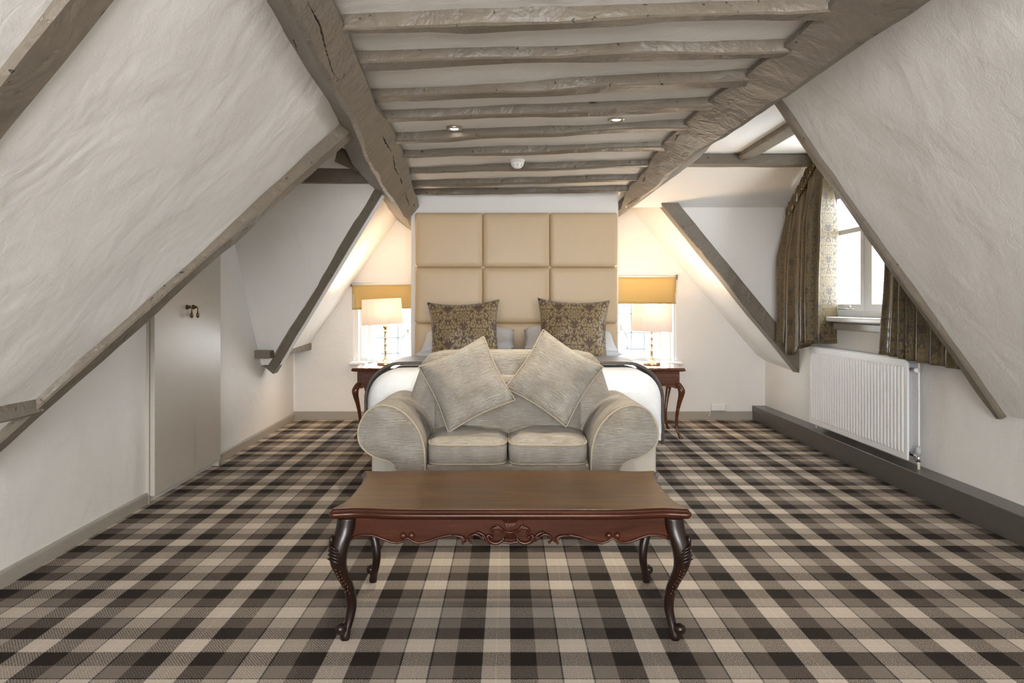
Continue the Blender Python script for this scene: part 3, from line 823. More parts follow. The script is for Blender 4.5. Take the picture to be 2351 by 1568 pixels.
mb.build('neighbour_wall', OUTWALL, label='pale boarded wall of the house across from the gable windows', category='wall')

# ================================================================== FURNITURE
def cushion_mesh(w, h, t, pull=.07, n=22, seed=0, sag=0.0, wr=0.01, cut=.07, ex=3.4):
    mb = MB()
    def P(u, v, s):
        e = (max(0, 1 - abs(u) ** ex) * max(0, 1 - abs(v) ** ex)) ** .5; ck = 1 - cut * (u * u * v * v) ** 2
        x = u * w / 2 * (1 - pull * (1 - v * v)) * ck; y = v * h / 2 * (1 - pull * (1 - u * u)) * ck
        wk = nz1((x * 5 + seed, y * 5, s), 1.0, seed) * wr * 2 + nz1((x * 14 + seed, y * 14, s), 1.0, seed + 3) * wr * .6
        z = s * (t / 2 * e) + wk * e
        y -= sag * e * (1 - v * v)
        return (x, y, z)
    us = [-1 + 2 * i / n for i in range(n + 1)]
    top = [[len(mb.v) + 0 for _ in us] for _ in us]
    idx = {}
    for s in (1, -1):
        for i, u in enumerate(us):
            for j, v in enumerate(us):
                edge = i in (0, n) or j in (0, n)
                if edge and s == -1: idx[(i, j, s)] = idx[(i, j, 1)]; continue
                idx[(i, j, s)] = len(mb.v); mb.v.append(Vector(P(u, v, s)))
        for i in range(n):
            for j in range(n):
                mb.f.append((idx[(i, j, s)], idx[(i + 1, j, s)], idx[(i + 1, j + 1, s)], idx[(i, j + 1, s)]))
    rim = []
    for i in range(n): rim.append(mb.v[idx[(i, 0, 1)]])
    for j in range(n): rim.append(mb.v[idx[(n, j, 1)]])
    for i in range(n, 0, -1): rim.append(mb.v[idx[(i, n, 1)]])
    for j in range(n, 0, -1): rim.append(mb.v[idx[(0, j, 1)]])
    return mb, [r.copy() for r in rim]
def place(o, centre, right, upv):
    """local x -> right, local y -> up, local z -> out"""
    right = Vector(right).normalized(); upv = Vector(upv); upv = (upv - right * upv.dot(right)).normalized(); out = right.cross(upv)
    M = Matrix(((right.x, upv.x, out.x, centre[0]), (right.y, upv.y, out.y, centre[1]), (right.z, upv.z, out.z, centre[2]), (0, 0, 0, 1)))
    o.matrix_world = M

# ---------------- coffee table
TX, TY, TZ = .010, 2.785, .475
tab = empty('coffee_table', (TX, TY, 0), label='carved mahogany coffee table with cabriole legs in front of the sofa', category='table')
half = [(0, -.311), (.10, -.311), (.22, -.311), (.34, -.311), (.42, -.309), (.475, -.302), (.52, -.294), (.555, -.291), (.59, -.295), (.618, -.302), (.632, -.303), (.642, -.296), (.647, -.283), (.645, -.266), (.637, -.245), (.627, -.215), (.619, -.175), (.615, -.12), (.614, -.06), (.614, 0)]
q1 = half; q2 = [(x, -y) for x, y in reversed(half)][1:]
right_side = q1 + q2; outline = right_side + [(-x, y) for x, y in reversed(right_side)][1:-1]
def inset(poly, d):
    n = len(poly); out = []
    for i in range(n):
        a, b, c = Vector(poly[i - 1]), Vector(poly[i]), Vector(poly[(i + 1) % n])
        t = (c - a).normalized(); nn = Vector((-t.y, t.x))
        out.append(b + nn * d)
    return out
def smooth_poly(poly, k=2):
    for _ in range(k):
        n = len(poly); new = []
        for i in range(n):
            a, b = Vector(poly[i]), Vector(poly[(i + 1) % n]); new += [a * .75 + b * .25, a * .25 + b * .75]
        poly = new
    return poly
ol = smooth_poly(outline, 2)
prof = [(.055, -.036), (.016, -.036), (.008, -.033), (.003, -.027), (.0, -.020), (.002, -.014), (.006, -.011), (.009, -.009), (.009, -.006), (.013, -.002), (.018, 0.0)]
mb = MB()
def shrink(ring, k): return [Vector((p.x * k, p.y * k, p.z)) for p in ring]
rings = [[Vector((p.x, p.y, TZ + z)) for p in inset(ol, d)] for d, z in prof]
mb.loft([shrink(rings[0], .02), shrink(rings[0], .6)] + rings + [shrink(rings[-1], .6), shrink(rings[-1], .02)])
tt = mb.build('table_edge', MAHOG, tab, True)
mb = MB(); rings = [[Vector((p.x, p.y, TZ + z)) for p in inset(ol, d)] for d, z in ((.017, -.002), (.0175, .0008))]
mb.loft([shrink(rings[0], .02), shrink(rings[0], .6)] + rings + [shrink(rings[-1], .6), shrink(rings[-1], .02)])
mb.build('table_top', TABLETOP, tab)
# apron
pp = [(804, 1239.6), (815, 1234), (832, 1230), (852, 1230), (871.5, 1236), (894, 1245), (911, 1248), (924, 1244), (935.5, 1236), (947, 1244), (961, 1248.5), (987, 1243), (1009, 1235), (1034, 1230), (1054, 1232.6), (1066, 1245), (1075, 1238), (1088, 1229), (1101.7, 1231), (1118.5, 1243), (1135, 1248.6), (1152, 1245), (1170, 1248.6)]
def tp(px, py): return (px - 1171) * 2.52 / F, H - (py - CY) * 2.52 / F
lowL = [tp(*q) for q in pp]; low = lowL + [(-x, z) for x, z in reversed(lowL)][1:]
def apron(name, xs_low, yf, thick, zt):
    mb = MB(); poly = [(x, yf, z) for x, z in xs_low]
    n = len(poly)
    for k in (0, thick):
        mb.v += [Vector((x, yf + k, z)) for x, z in xs_low] + [Vector((x, yf + k, zt)) for x, z in xs_low]
    for k in (0, 1):
        o = k * 2 * n
        for i in range(n - 1): mb.f.append((o + i, o + i + 1, o + n + i + 1, o + n + i))
    for i in range(n - 1):
        mb.f.append((i, i + 1, 2 * n + i + 1, 2 * n + i)); mb.f.append((n + i, n + i + 1, 3 * n + i + 1, 3 * n + i))
    return mb
yf = -.262
ap = apron('apron', low, yf, .022, TZ - .036).build('apron', MAHOGD if False else MAHOG, tab)
mb = MB(); mb.tube([(x, yf - .002, z + .002) for x, z in low], .0048, 8); mb.build('beading', MAHOG, ap, True)
for s in (-1, 1):
    for px, py in ((925.5, 1231), (944.5, 1230.5)):
        x, z = tp(px, py); mb = MB(); mb.ball((s * x, yf - .004, z + .002), .0125, 14, 8, (1, .8, 1)); mb.build('knob', MAHOG, ap, True)
# carved cartouche
def ct(px, py): # crop px -> table coordinates
    return tp(1020 + px / 7.837, 1190 + py / 7.837)
def scroll(pts, r, name='carved_scroll'):
    for s in (1, -1):
        q = [ct(*p) for p in pts]
        fine = []
        for i in range(len(q) - 1):
            for k in range(4):
                t = k / 4; p0, p1, p2, p3 = q[max(i - 1, 0)], q[i], q[i + 1], q[min(i + 2, len(q) - 1)]
                f = lambda a, b, c, d: .5 * (2 * b + (c - a) * t + (2 * a - 5 * b + 4 * c - d) * t * t + (3 * b - a - 3 * c + d) * t ** 3)
                fine.append((f(p0[0], p1[0], p2[0], p3[0]), f(p0[1], p1[1], p2[1], p3[1])))
        fine.append(q[-1]); m = len(fine)
        mb = MB(); mb.tube([(s * x, yf - .006, z) for x, z in fine], [r * 1.3 * (.55 + .6 * math.sin(math.pi * min(1, (i + 1) / m))) for i in range(m)], 8)
        mb.ball((s * fine[0][0], yf - .008, fine[0][1]), r * 1.5, 10, 6)
        mb.build(name, MAHOG, ap, True)
scroll([(870, 255), (845, 215), (880, 175), (950, 165), (1010, 205), (1050, 270)], .0036)
scroll([(850, 330), (790, 300), (775, 340), (820, 410), (900, 445), (990, 430), (1050, 380), (1060, 345)], .0044)
scroll([(590, 245), (660, 270), (720, 320), (760, 390), (820, 440), (900, 462)], .0036)
scroll([(480, 420), (440, 380), (470, 320), (540, 285), (610, 300), (680, 360), (740, 410)], .0036)
scroll([(330, 435), (370, 390), (320, 335), (220, 310), (100, 315)], .0034)
scroll([(930, 125), (980, 150), (1040, 210), (1060, 270)], .0032)
mb = MB()
for k in range(-3, 4):
    x0 = k * .0045; mb.tube([(x0 * 2.0, yf - .006, TZ - .045), (x0 * 1.1, yf - .009, TZ - .06), (x0 * .8, yf - .010, TZ - .083), (x0 * 1.2, yf - .008, TZ - .105), (x0 * 1.6, yf - .006, TZ - .113)], [.002, .0036, .003, .003, .0016], 8)
mb.tube([(-.030, yf - .006, TZ - .079), (-.015, yf - .013, TZ - .086), (.0, yf - .015, TZ - .088), (.015, yf - .013, TZ - .086), (.030, yf - .006, TZ - .079)], .0035, 8)
mb.build('carved_leaf', MAHOG, ap, True)
# other aprons
simple = [(x, z) for x, z in [(-.56, .36), (-.45, .392), (-.3, .375), (-.15, .392), (0, .372), (.15, .392), (.3, .375), (.45, .392), (.56, .36)]]
apron('apron', simple, .24, .022, TZ - .036).build('apron', MAHOG, tab)
for s in (-1, 1):
    a = apron('apron', [(-.24, .36), (-.12, .388), (0, .372), (.12, .388), (.24, .36)], 0, .022, TZ - .036).build('apron', MAHOG, tab)
    a.rotation_euler = (0, 0, R(90)); a.location = (s * .565 + .011, 0, 0)
# legs
def cabriole(prof, n=12):
    """prof: (z, diagonal offset, half width)"""
    secs = []
    for z, o, hw in prof:
        s = []
        for k in range(n):
            a = 2 * math.pi * k / n; c, d = math.cos(a), math.sin(a)
            e = (abs(c) ** 3 + abs(d) ** 3) ** (-1 / 3.0)
            s.append((o + c * e * hw, -o + d * e * hw, z))
        secs.append(s)
    return secs
def spline_prof(p, k=4):
    out = []
    for i in range(len(p) - 1):
        for j in range(k):
            t = j / k; p0, p1, p2, p3 = p[max(i - 1, 0)], p[i], p[i + 1], p[min(i + 2, len(p) - 1)]
            out.append(tuple(.5 * (2 * b + (c - a) * t + (2 * a - 5 * b + 4 * c - d) * t * t + (3 * b - a - 3 * c + d) * t ** 3) for a, b, c, d in zip(p0, p1, p2, p3)))
    out.append(p[-1]); return out
LEGP = spline_prof([(.440, -.006, .033), (.40, -.001, .034), (.364, .010, .034), (.32, .019, .032), (.28, .019, .027), (.243, .011, .023), (.181, -.010, .019), (.12, -.019, .0175), (.074, -.014, .016), (.035, -.004, .0155), (.012, .0, .0165), (0, .0, .015)])
for sx in (-1, 1):
    for sy in (-1, 1):
        root = empty('leg', (0, 0, 0)); root.parent = tab
        bx, by = sx * .592, (-.262 if sy < 0 else .262)
        tr_ = lambda p: Vector((bx + sx * p[0], by - sy * p[1] * 1.0 if sy > 0 else by + p[1], p[2]))
        mb = MB(); mb.loft([[tr_(p) for p in s] for s in cabriole(LEGP)])
        bpy.data.objects.remove(root)
        lg = mb.build('leg', MAHOGD, tab, True)
        # scroll foot ball
        mb = MB(); mb.ball(tr_((.012, -.020, .046)), .021, 16, 10); mb.build('scroll_foot', MAHOGD, lg, True)
        # knee carving: leaf flutes and punched dots
        if sy < 0:
            mb = MB()
            for k in range(5):
                z0_ = .345 - k * .013
                mb.tube([tr_((.052, -.020 - .006 * k, z0_ + .012)), tr_((.040 - .003 * k, -.050, z0_ + .004)), tr_((.012 - .004 * k, -.053 + .002 * k, z0_ - .012))], [.0025, .0055, .002], 8)
            mb.ball(tr_((.040, -.034, .366)), .014, 12, 8, (.6, 1, 1.4))
            mb.build('knee_carving', MAHOGD, lg, True)
            mb = MB()
            for r_ in range(8):
                zz = .262 - r_ * .013
                off = next(o for z, o, hw in reversed(LEGP) if z >= zz); hw = next(h for z, o, h in reversed(LEGP) if z >= zz)
                for c_ in (-1, 1):
                    mb.ball(tr_((off + c_ * .007 - .002 * r_ * 0, -off - hw - .0005, zz + c_ * .003)), .0016, 6, 4)
            mb.build('punched_dots', plain('worn_gold_dots', (.30, .12, .05), .4) if 'worn_gold_dots' not in MATS else MATS['worn_gold_dots'], lg)

# ---------------- sofa
SY = 3.55
sofa = empty('sofa', (0, SY, 0), label='cream crinkled chenille two-seat sofa with rolled arms at the foot of the bed', category='sofa')
def spx(px, py): return (px - CX) * SY / F, H - (py - CY) * SY / F
armL = [(979, 1215), (977, 1080), (975.6, 1039), (971, 1015), (964, 994), (948, 968), (925.5, 946), (899.6, 933), (870.5, 930), (844.7, 941), (828.5, 964), (820.4, 991), (825, 1020), (841.4, 1039), (864, 1052), (886.7, 1058.6), (902, 1068), (911, 1085), (913, 1215)]
armL = [spx(*q) for q in armL]
armR = [((2 * 1166.5 - CX * 2) * SY / F - x, z) for x, z in armL]
for k, prof_ in enumerate((armL, armR)):
    prof_ = [(x, max(z, .06)) for x, z in prof_]
    prof_ = prof_[:1] + spline_prof(prof_[1:-1], 4) + prof_[-1:]
    mb = MB(); n = 14; secs = []
    cxx = sum(p[0] for p in prof_) / len(prof_); czz = sum(p[1] for p in prof_) / len(prof_)
    for d, s in ((0, .965), (.006, .985), (.018, 1.0), (.1, 1.0), (.2, 1.0), (.35, 1.0), (.5, 1.0), (.65, 1.0), (.74, .99), (.76, .95)):
        secs.append([(cxx + (x - cxx) * s + .004 * nz1((x * 9, d * 9, z * 9), 1, 3), d, czz + (z - czz) * s - (.02 * d)) for x, z in prof_])
    mb.loft(secs)
    arm = mb.build('arm', CHEN, sofa, True)
    mb = MB(); mb.tube([(cxx + (x - cxx) * .985, .003, czz + (z - czz) * .985) for x, z in prof_], .0048, 8); mb.build('piping', PIPE, arm, True)
mb = MB(); mb.box(-.415, .42, .03, .7, .08, .385); mb.build('base', CHEN, sofa, bevel=.012)
# backrest
bk = [(-.60, .20), (-.60, .55), (-.555, .70), (-.52, .80), (-.50, .865), (-.455, .912), (-.38, .928), (-.2, .932), (.0, .932), (.2, .932), (.42, .928), (.495, .912), (.54, .865), (.56, .80), (.59, .70), (.64, .55), (.64, .20)]
mb = MB(); secs = []
for d, s, zz in ((.44, .90, -.02), (.452, .955, -.008), (.475, .985, -.002), (.52, 1, 0), (.60, 1, 0), (.66, 1, 0), (.70, .985, -.003), (.73, .95, -.02)):
    secs.append([(.02 + (x - .02) * s, d + .05 * z, .5 + (z - .5) * (s * .5 + .5) + zz) for x, z in bk])
mb.loft(secs); mb.build('backrest', CHEN, sofa, True)
mb = MB(); mb.tube([(.02 + (x - .02) * .99, .505 + .05 * z, .5 + (z - .5) * .995) for x, z in bk], .004, 8); mb.build('piping', PIPE, sofa, True)
# inner back pad
mb = MB(); mb.box(-.415, .42, .42, .56, .40, .80); mb.build('back_pad', CHEN, sofa, bevel=.05, seg=5)
for k, (x0, x1) in enumerate(((-.412, -.001), (.004, .415))):
    mb = MB(); n = 16
    def top_fn(u, v, z0=.385, zt=.492):
        return 0
    us = [i / n for i in range(n + 1)]
    secs = []
    hw = (x1 - x0) / 2; cx_ = (x0 + x1) / 2
    def ring(f, z, crown):
        out = []
        m = 40
        for i in range(m):
            a = 2 * math.pi * i / m; c, s = math.cos(a), math.sin(a); e = (abs(c) ** 8 + abs(s) ** 8) ** (-1 / 8)
            out.append((cx_ + c * e * hw * f, .285 + s * e * .275 * f, z + crown * (1 - max(abs(c * e), abs(s * e)) * f * 0)))
        return out
    for f, z in ((.90, .385), (.975, .392), (.998, .41), (1.0, .44), (.998, .47), (.985, .486), (.965, .493), (.90, .502), (.75, .513), (.5, .520), (.25, .523), (.05, .524)):
        secs.append([(x, y + (.0), z_ - .008 * (1 - (y - .0) / .56) * 0 + .004 * nz1((x * 8, y * 8, k), 1, 5)) for x, y, z_ in ring(f, z, 0)])
    mb.loft(secs); cu = mb.build('seat_cushion', CHEN, sofa, True)
    for z in (.489, .392):
        mb = MB(); mb.tube([(x, y, z) for x, y, _ in ring(.988, z, 0)], .0045, 8, loop=True); mb.build('piping', PIPE, cu, True)
for s in (-1, 1):
    for y in (.07, .68):
        mb = MB(); mb.lathe([(.022, 0), (.026, .02), (.030, .085)], (s * .44, y, 0), 12); mb.build('foot', MAHOGD, sofa, True)

# throw cushions on the sofa
def throw_cushion(name, c, d, ang, size, lean, label, seed, mat, t=.15, pipe=True, yaw=0, cat='cushion', group=None, pull=.07, h=None, cut=.03, ex=3.0):
    h = h or size
    mb, rim = cushion_mesh(size, h, t, pull, 24, seed, 0, .014, cut, ex)
    o = mb.build(name, mat, None, True, uvfn=lambda i, co: (co.x, co.y))
    o['label'] = label; o['category'] = cat
    if group: o['group'] = group
    if pipe:
        m2 = MB(); m2.tube(rim, .0045, 8, loop=True); m2.build('piping', PIPE, o, True)
    a = R(ang)
    ex, ez = Vector((math.cos(yaw), math.sin(yaw), 0)), Vector((0, math.sin(R(lean)), math.cos(R(lean))))
    right = ex * math.cos(a) + ez * math.sin(a); upv = -ex * math.sin(a) + ez * math.cos(a)
    place(o, at(c[0], c[1], d), right, upv)
    return o
throw_cushion('throw_cushion', (1071, 880), 3.85, 26, .41, 18, 'cream crinkled cushion standing on its corner against the sofa back on the cupboard side', 3, CHENC, .25, pull=.10)
throw_cushion('throw_cushion', (1273, 866), 3.88, -33, .405, 18, 'cream crinkled cushion standing on its corner against the sofa back on the radiator side', 8, CHENC, .25, pull=.10)

# ---------------- bed
BX = .045
bed = empty('bed', (BX, 5.36, 0), label='double divan bed with white linen behind the sofa', category='bed')
mb = MB(); mb.box(-.895, .885, -.975, .965, .05, .44); mb.build('divan_base', DIVAN, bed, bevel=.02)
mb = MB(); mb.box(-.90, .90, -.98, .965, .43, .71); mb.build('mattress', LINEN, bed, bevel=.06, seg=5)
# duvet: draped sheet over the mattress
def duvet(u, v):
    x = -1 + 2 * u
    xs = .935
    a = abs(x)
    # arc length profile over the edge
    L_ = 1.28 * a
    r = .19
    flat = xs - r
    if L_ < flat: px, pz = L_, .785
    elif L_ < flat + r * math.pi / 2:
        th = (L_ - flat) / r; px, pz = flat + r * math.sin(th), .785 - r + r * math.cos(th)
    else: px, pz = xs, .785 - r - (L_ - flat - r * math.pi / 2)
    y = -1.0 + 1.62 * v
    # rounded foot end: drop
    e = min(1, v / .075); drop = (1 - math.sqrt(max(0, 1 - (1 - e) ** 2))) * .13
    p = Vector((px * (1 if x > 0 else -1), y - .0, max(pz - drop, .36)))
    wob = nz1((p.x * 2.5, y * 2.5, p.z * 2.5), 1, 41) * .007 - .045 * min(1, max(0, (v - .3) / .3)) * (1 if pz > .75 else 0)
    return (p.x * (1 - .03 * (1 - e)), p.y + (.0), p.z + wob)
mb = MB(); mb.grid(duvet, 72, 50)
# foot drop
def footdrop(u, v):
    t = duvet(u, 0.0); z = t[2] * (1 - v) + .36 * v if t[2] > .36 else .36
    return (t[0], t[1] - .012 * math.sin(math.pi * min(1, v * 2)) - .004, z)
mb.grid(footdrop, 72, 10)
mb.build('duvet', LINEN, bed, True)
# throw
def runner(u, v):
    a = -1 + 2 * u; Ls = 1.42 * abs(a); xs, r, zt = .985, .235, .812
    flat = xs - r
    if Ls < flat: px, pz = Ls, zt
    elif Ls < flat + r * math.pi / 2:
        th = (Ls - flat) / r; px, pz = flat + r * math.sin(th), zt - r + r * math.cos(th)
    else: px, pz = xs + .01 * math.sin(v * 9 + (3 if a > 0 else 0)), zt - r - (Ls - flat - r * math.pi / 2)
    y = 4.66 + .55 * v
    return (BX + (px if a > 0 else -px), y, pz + .004 * nz1((px * 6, y * 6, pz * 6), 1, 43))
mb = MB(); mb.grid(runner, 80, 14)
mb.build('bed_throw', THROW, None, True, solid=.018, uvfn=lambda i, co: ((i // 15) * 2.84 / 80, co.y), label='dark brown woven throw draped across the foot of the bed', category='throw')
# pillows
for k, (cx_, cz_, d, ang, lab) in enumerate(((-.335, .895, 6.06, 2, 'upper white pillow leaning on the headboard on the cupboard side'), (.535, .895, 6.06, -2, 'upper white pillow leaning on the headboard on the radiator side'))):
    mb, rim = cushion_mesh(.80, .46, .16, .05, 22, 30 + k, 0, .03, .02, 2.6)
    o = mb.build('pillow', LINEN, None, True, label=lab, category='pillow')
    place(o, (cx_, d, cz_), (math.cos(R(ang)), 0, math.sin(R(ang))), (0, .93, .30))
for k, (cx_, cz_, d, lab) in enumerate(((-.36, .80, 6.02, 'lower white pillow lying flat under another on the cupboard side'), (.55, .80, 6.02, 'lower white pillow lying flat under another on the radiator side'))):
    mb, rim = cushion_mesh(.82, .46, .13, .05, 22, 50 + k, 0, .02, .02, 2.6)
    o = mb.build('pillow', LINEN, None, True, label=lab, category='pillow')
    place(o, (cx_, d, cz_), (1, 0, 0), (0, 1, .04))
throw_cushion('damask_cushion', (1066, 771), 5.72, 2.5, .585, 14, 'brown and gold damask cushion standing on the bed on the cupboard side', 12, DAMASK, .17, False, 0, h=.58, pull=.10, cut=-.02, ex=2.4)
throw_cushion('damask_cushion', (1316, 767), 5.72, -2, .585, 14, 'brown and gold damask cushion standing on the bed on the radiator side', 17, DAMASK, .17, False, 0, h=.58, pull=.10, cut=-.02, ex=2.4)

# ---------------- headboard
hx = [(x - CX) * 6.36 / F for x in (952, 1108.5, 1262, 1418)]
hz = [H + (CY - y) * 6.36 / F for y in (488, 614, 742, 870, 996)]
hb = empty('headboard', ((hx[0] + hx[3]) / 2, 6.40, 0), label='tall tan padded headboard of square panels on the wall behind the bed', category='headboard')
hcx = (hx[0] + hx[3]) / 2
mb = MB(); mb.box(hx[0] - hcx + .004, hx[3] - hcx - .004, -.02, .0, .0, hz[0]); mb.build('backing_board', LEATHER, hb)
for i in range(3):
    for j in range(4):
        x0, x1, za, zb_ = hx[i] - hcx, hx[i + 1] - hcx, hz[j + 1], hz[j]
        mb = MB(); cxp, czp = (x0 + x1) / 2, (za + zb_) / 2; hw, hh = (x1 - x0) / 2 - .0015, (zb_ - za) / 2 - .0015
        secs = []
        for ins, y in ((0, -.012), (.0, -.030), (.003, -.042), (.010, -.051), (.022, -.057), (.05, -.060), (.12, -.062), (.22, -.063)):
            sq = []
            m = 96
            for q in range(m):
                a = 2 * math.pi * (q + .5) / m; c, s = math.cos(a), math.sin(a); e = (abs(c) ** 60 + abs(s) ** 60) ** (-1 / 60)
                sq.append((cxp + c * e * (hw - ins), y, czp + s * e * (hh - ins)))
            secs.append(sq)
        mb.loft(secs); mb.build('padded_panel', LEATHER, hb, True)
for i in (1, 2):
    for j in (1, 2, 3):
        mb = MB(); mb.ball((hx[i] - hcx, -.045, hz[j]), .0085, 12, 8, (1, .7, 1)); mb.build('button', LEATHER, hb, True)

# ---------------- nightstands
NZ = .635
NLEG = spline_prof([(.50, -.006, .026), (.47, .010, .030), (.43, .024, .030), (.38, .020, .024), (.30, .004, .018), (.20, -.010, .014), (.10, -.012, .0125), (.04, .004, .013), (.015, .018, .018), (.0, .020, .016)])
def nightstand(x0, x1, label):
    e = empty('nightstand', ((x0 + x1) / 2, 6.56, 0), label=label, category='nightstand', group='mahogany nightstands beside the bed')
    hw, hd = (x1 - x0) / 2, .29
    mb = MB(); secs = []
    for ins, z in ((.020, NZ - .032), (.004, NZ - .026), (.0, NZ - .018), (.006, NZ - .008), (.008, NZ - .002), (.010, NZ)):
        secs.append([(-hw + ins, -hd + ins, z), (hw - ins, -hd + ins, z), (hw - ins, hd - ins, z), (-hw + ins, hd - ins, z)])
    mb.loft(secs); mb.build('top', NIGHTT, e)
    mb = MB(); mb.box(-hw + .045, hw - .045, -hd + .045, hd - .04, .475, NZ - .03); mb.build('carcase', NIGHTW, e, bevel=.003)
    mb = MB(); mb.box(-hw + .085, hw - .085, -hd + .034, -hd + .05, .487, NZ - .045); dr_ = mb.build('drawer', NIGHTW, e, bevel=.004)
    mb = MB(); mb.ball((0, -hd + .022, .545), .012); mb.build('knob', BRASS, dr_, True)
    mb = MB()
    for (a, b, c, d) in ((-hw + .10, hw - .10, .50, .503), (-hw + .10, hw - .10, NZ - .061, NZ - .058)): mb.box(a, b, -hd + .031, -hd + .036, c, d)
    mb.build('drawer_bead', NIGHTW, dr_)
    # shaped apron
    lo = [(-hw + .07, .445), (-hw + .12, .462), (-hw + .18, .470), (0, .462), (hw - .18, .470), (hw - .12, .462), (hw - .07, .445)]
    apron('apron', lo, -hd + .047, .02, .48).build('apron', NIGHTW, e)
    for sx in (-1, 1):
        for sy in (-1, 1):
            bx, by = sx * (hw - .055), sy * (hd - .058)
            mb = MB(); mb.loft([[Vector((bx + sx * p[0], by - sy * p[1], p[2])) for p in s] for s in cabriole(NLEG)])
            mb.add([], []); mb.build('leg', NIGHTW, e, True)
    return e
nightstand(-1.395, -.888, 'mahogany cabriole nightstand beside the bed on the cupboard side')
nightstand(1.017, 1.592, 'mahogany cabriole nightstand beside the bed on the radiator side')

# ---------------- lamps
def lamp(x, y, shade_dx, shade_tilt, shade_z, label, cord):
    e = empty('table_lamp', (x, y, NZ), label=label, category='lamp', group='brass lamps with pleated shades on the nightstands')
    mb = MB(); mb.lathe([(.078, 0), (.080, .004), (.080, .020), (.076, .024), (.050, .028), (.034, .036), (.022, .046), (.014, .058), (.011, .070)], (0, 0, 0), 32); mb.build('base', BRASS, e, True)
    pr = [(.010, .066)]
    for k in range(4):
        z = .075 + k * .062; pr += [(.0095, z + .002), (.0095, z + .045), (.012, z + .049), (.016, z + .053), (.016, z + .057), (.012, z + .060)]
    pr += [(.010, .33), (.014, .335), (.024, .345), (.026, .36), (.026, .385), (.012, .388)]
    mb = MB(); mb.lathe(pr, (0, 0, 0), 20); mb.build('stem', BRASS, e, True)
    mb = MB(); mb.ball((0, 0, .45), .028, 14, 10, (1, 1, 1.3)); mb.build('bulb', BULB, e, True)
    sh = empty('shade_root', (0, 0, 0)); bpy.data.objects.remove(sh)
    n = 96; secs = []
    zt, zb_ = shade_z
    for t in (0, .12, .25, .5, .75, .88, 1):
        z = zb_ + (zt - zb_) * t; rx_ = .192 + (.183 - .192) * t
        ring = []
        for q in range(n):
            a = 2 * math.pi * q / n
            pl = .0035 * (1 if (q % 6) < 1 else (-.4 if q % 6 < 3 else .3))
            ring.append((math.cos(a) * (rx_ + pl), math.sin(a) * (rx_ * .62 + pl), z))
        secs.append(ring)
    mb = MB(); mb.loft(secs, True, False)
    s = mb.build('shade', SHADE, e, True)
    s.location = (shade_dx, 0, 0); 
    # tilt about the shade centre
    s.rotation_euler = (0, R(shade_tilt), 0); zc = (zt + zb_) / 2
    s.location = Vector((shade_dx, 0, zc)) - Matrix.Rotation(R(shade_tilt), 3, 'Y') @ Vector((0, 0, zc))
    mb = MB()
    for a in (0, 2 * math.pi / 3, 4 * math.pi / 3):
        mb.tube([(0, 0, .375), (.05 * math.cos(a), .05 * math.sin(a), zb_ - .02), (.12 * math.cos(a), .08 * math.sin(a), zb_ - .012), (.15 * math.cos(a) + shade_dx, .10 * math.sin(a), zb_ + .03)], .0025, 6)
    mb.build('shade_carrier', BRASS, e, True)
    if cord:
        mb = MB(); mb.tube([(-.03, .03, .012), (-.08, .04, .026), (-.14, .03, .022), (-.20, .0, .006), (-.215, -.02, .003)], .0028, 6); mb.build('cord', BLACK, e, True)
    l = bpy.data.lights.new('lamp_light', 'POINT'); l.energy = 19; l.color = (1.0, .72, .44); l.shadow_soft_size = .06
    lo = bpy.data.objects.new('lamp_light', l); C.objects.link(lo); lo.parent = e; lo.location = (0, 0, .52)
    return e
lamp(-1.150, 6.64, -.035, -3.1, (.622, .380), 'brass lamp with tilted pleated shade on the nightstand by the cupboard side', True)
lamp(1.362, 6.64, .003, 1.2, (.573, .315), 'brass lamp with upright pleated shade on the nightstand by the radiator side', False)

# ---------------- radiator
RY0, RY1, RXF = 4.56, 6.03, 2.595
rad = empty('radiator', (RXF, (RY0 + RY1) / 2, .15), label='white double-panel radiator under the dormer window', category='radiator')
hl = (RY1 - RY0) / 2; zb_, zt = .045, .69
mb = MB()
# ribbed face
nr = 33; prof_ = []
y = -hl + .03
pit = (2 * hl - .06) / nr
ys = [(-hl, 0)]; 
for k in range(nr):
    a = -hl + .03 + k * pit
    prof_ += [(a, 0), (a + pit * .26, 0), (a + pit * .38, -.007), (a + pit * .80, -.007), (a + pit * .92, 0)]
prof_ = [(-hl, .0)] + prof_ + [(hl, .0)]
zs = [(zb_, 0), (zb_ + .035, 0), (zb_ + .05, 1), (zt - .055, 1), (zt - .04, 0), (zt, 0)]
def rfn(i, j): y_, x_ = prof_[i]; z_, k_ = zs[j]; return (x_ * k_, y_, z_)
o0 = len(mb.v)
for i in range(len(prof_)):
    for j in range(len(zs)): mb.v.append(Vector(rfn(i, j)))
for i in range(len(prof_) - 1):
    for j in range(len(zs) - 1):
        a = o0 + i * len(zs) + j; mb.f.append((a, a + len(zs), a + len(zs) + 1, a + 1))
mb.build('front_panel', RADP, rad, False, solid=.006)
mb = MB(); mb.box(-.001, .012, -hl, hl, zt - .012, zt + .004); mb.box(-.001, .012, -hl, hl, zb_ - .004, zb_ + .01); mb.box(.0, .012, -hl, -hl + .012, zb_, zt); mb.box(0, .012, hl - .012, hl, zb_, zt); mb.build('panel_rim', RADP, rad, bevel=.003)
mb = MB(); mb.box(.060, .072, -hl - .02, hl, zb_, zt + .008); mb.build('back_panel', RADP, rad, bevel=.004)
mb = MB()
for k in range(48): a = -hl + .08 + k * (2 * hl - .16) / 48; mb.box(.014, .058, a, a + .0015, zb_ + .04, zt - .03)
mb.build('convector_fins', RADP, rad)
mb = MB(); g0 = -hl + .02; gs = (2 * hl - .02) / 40
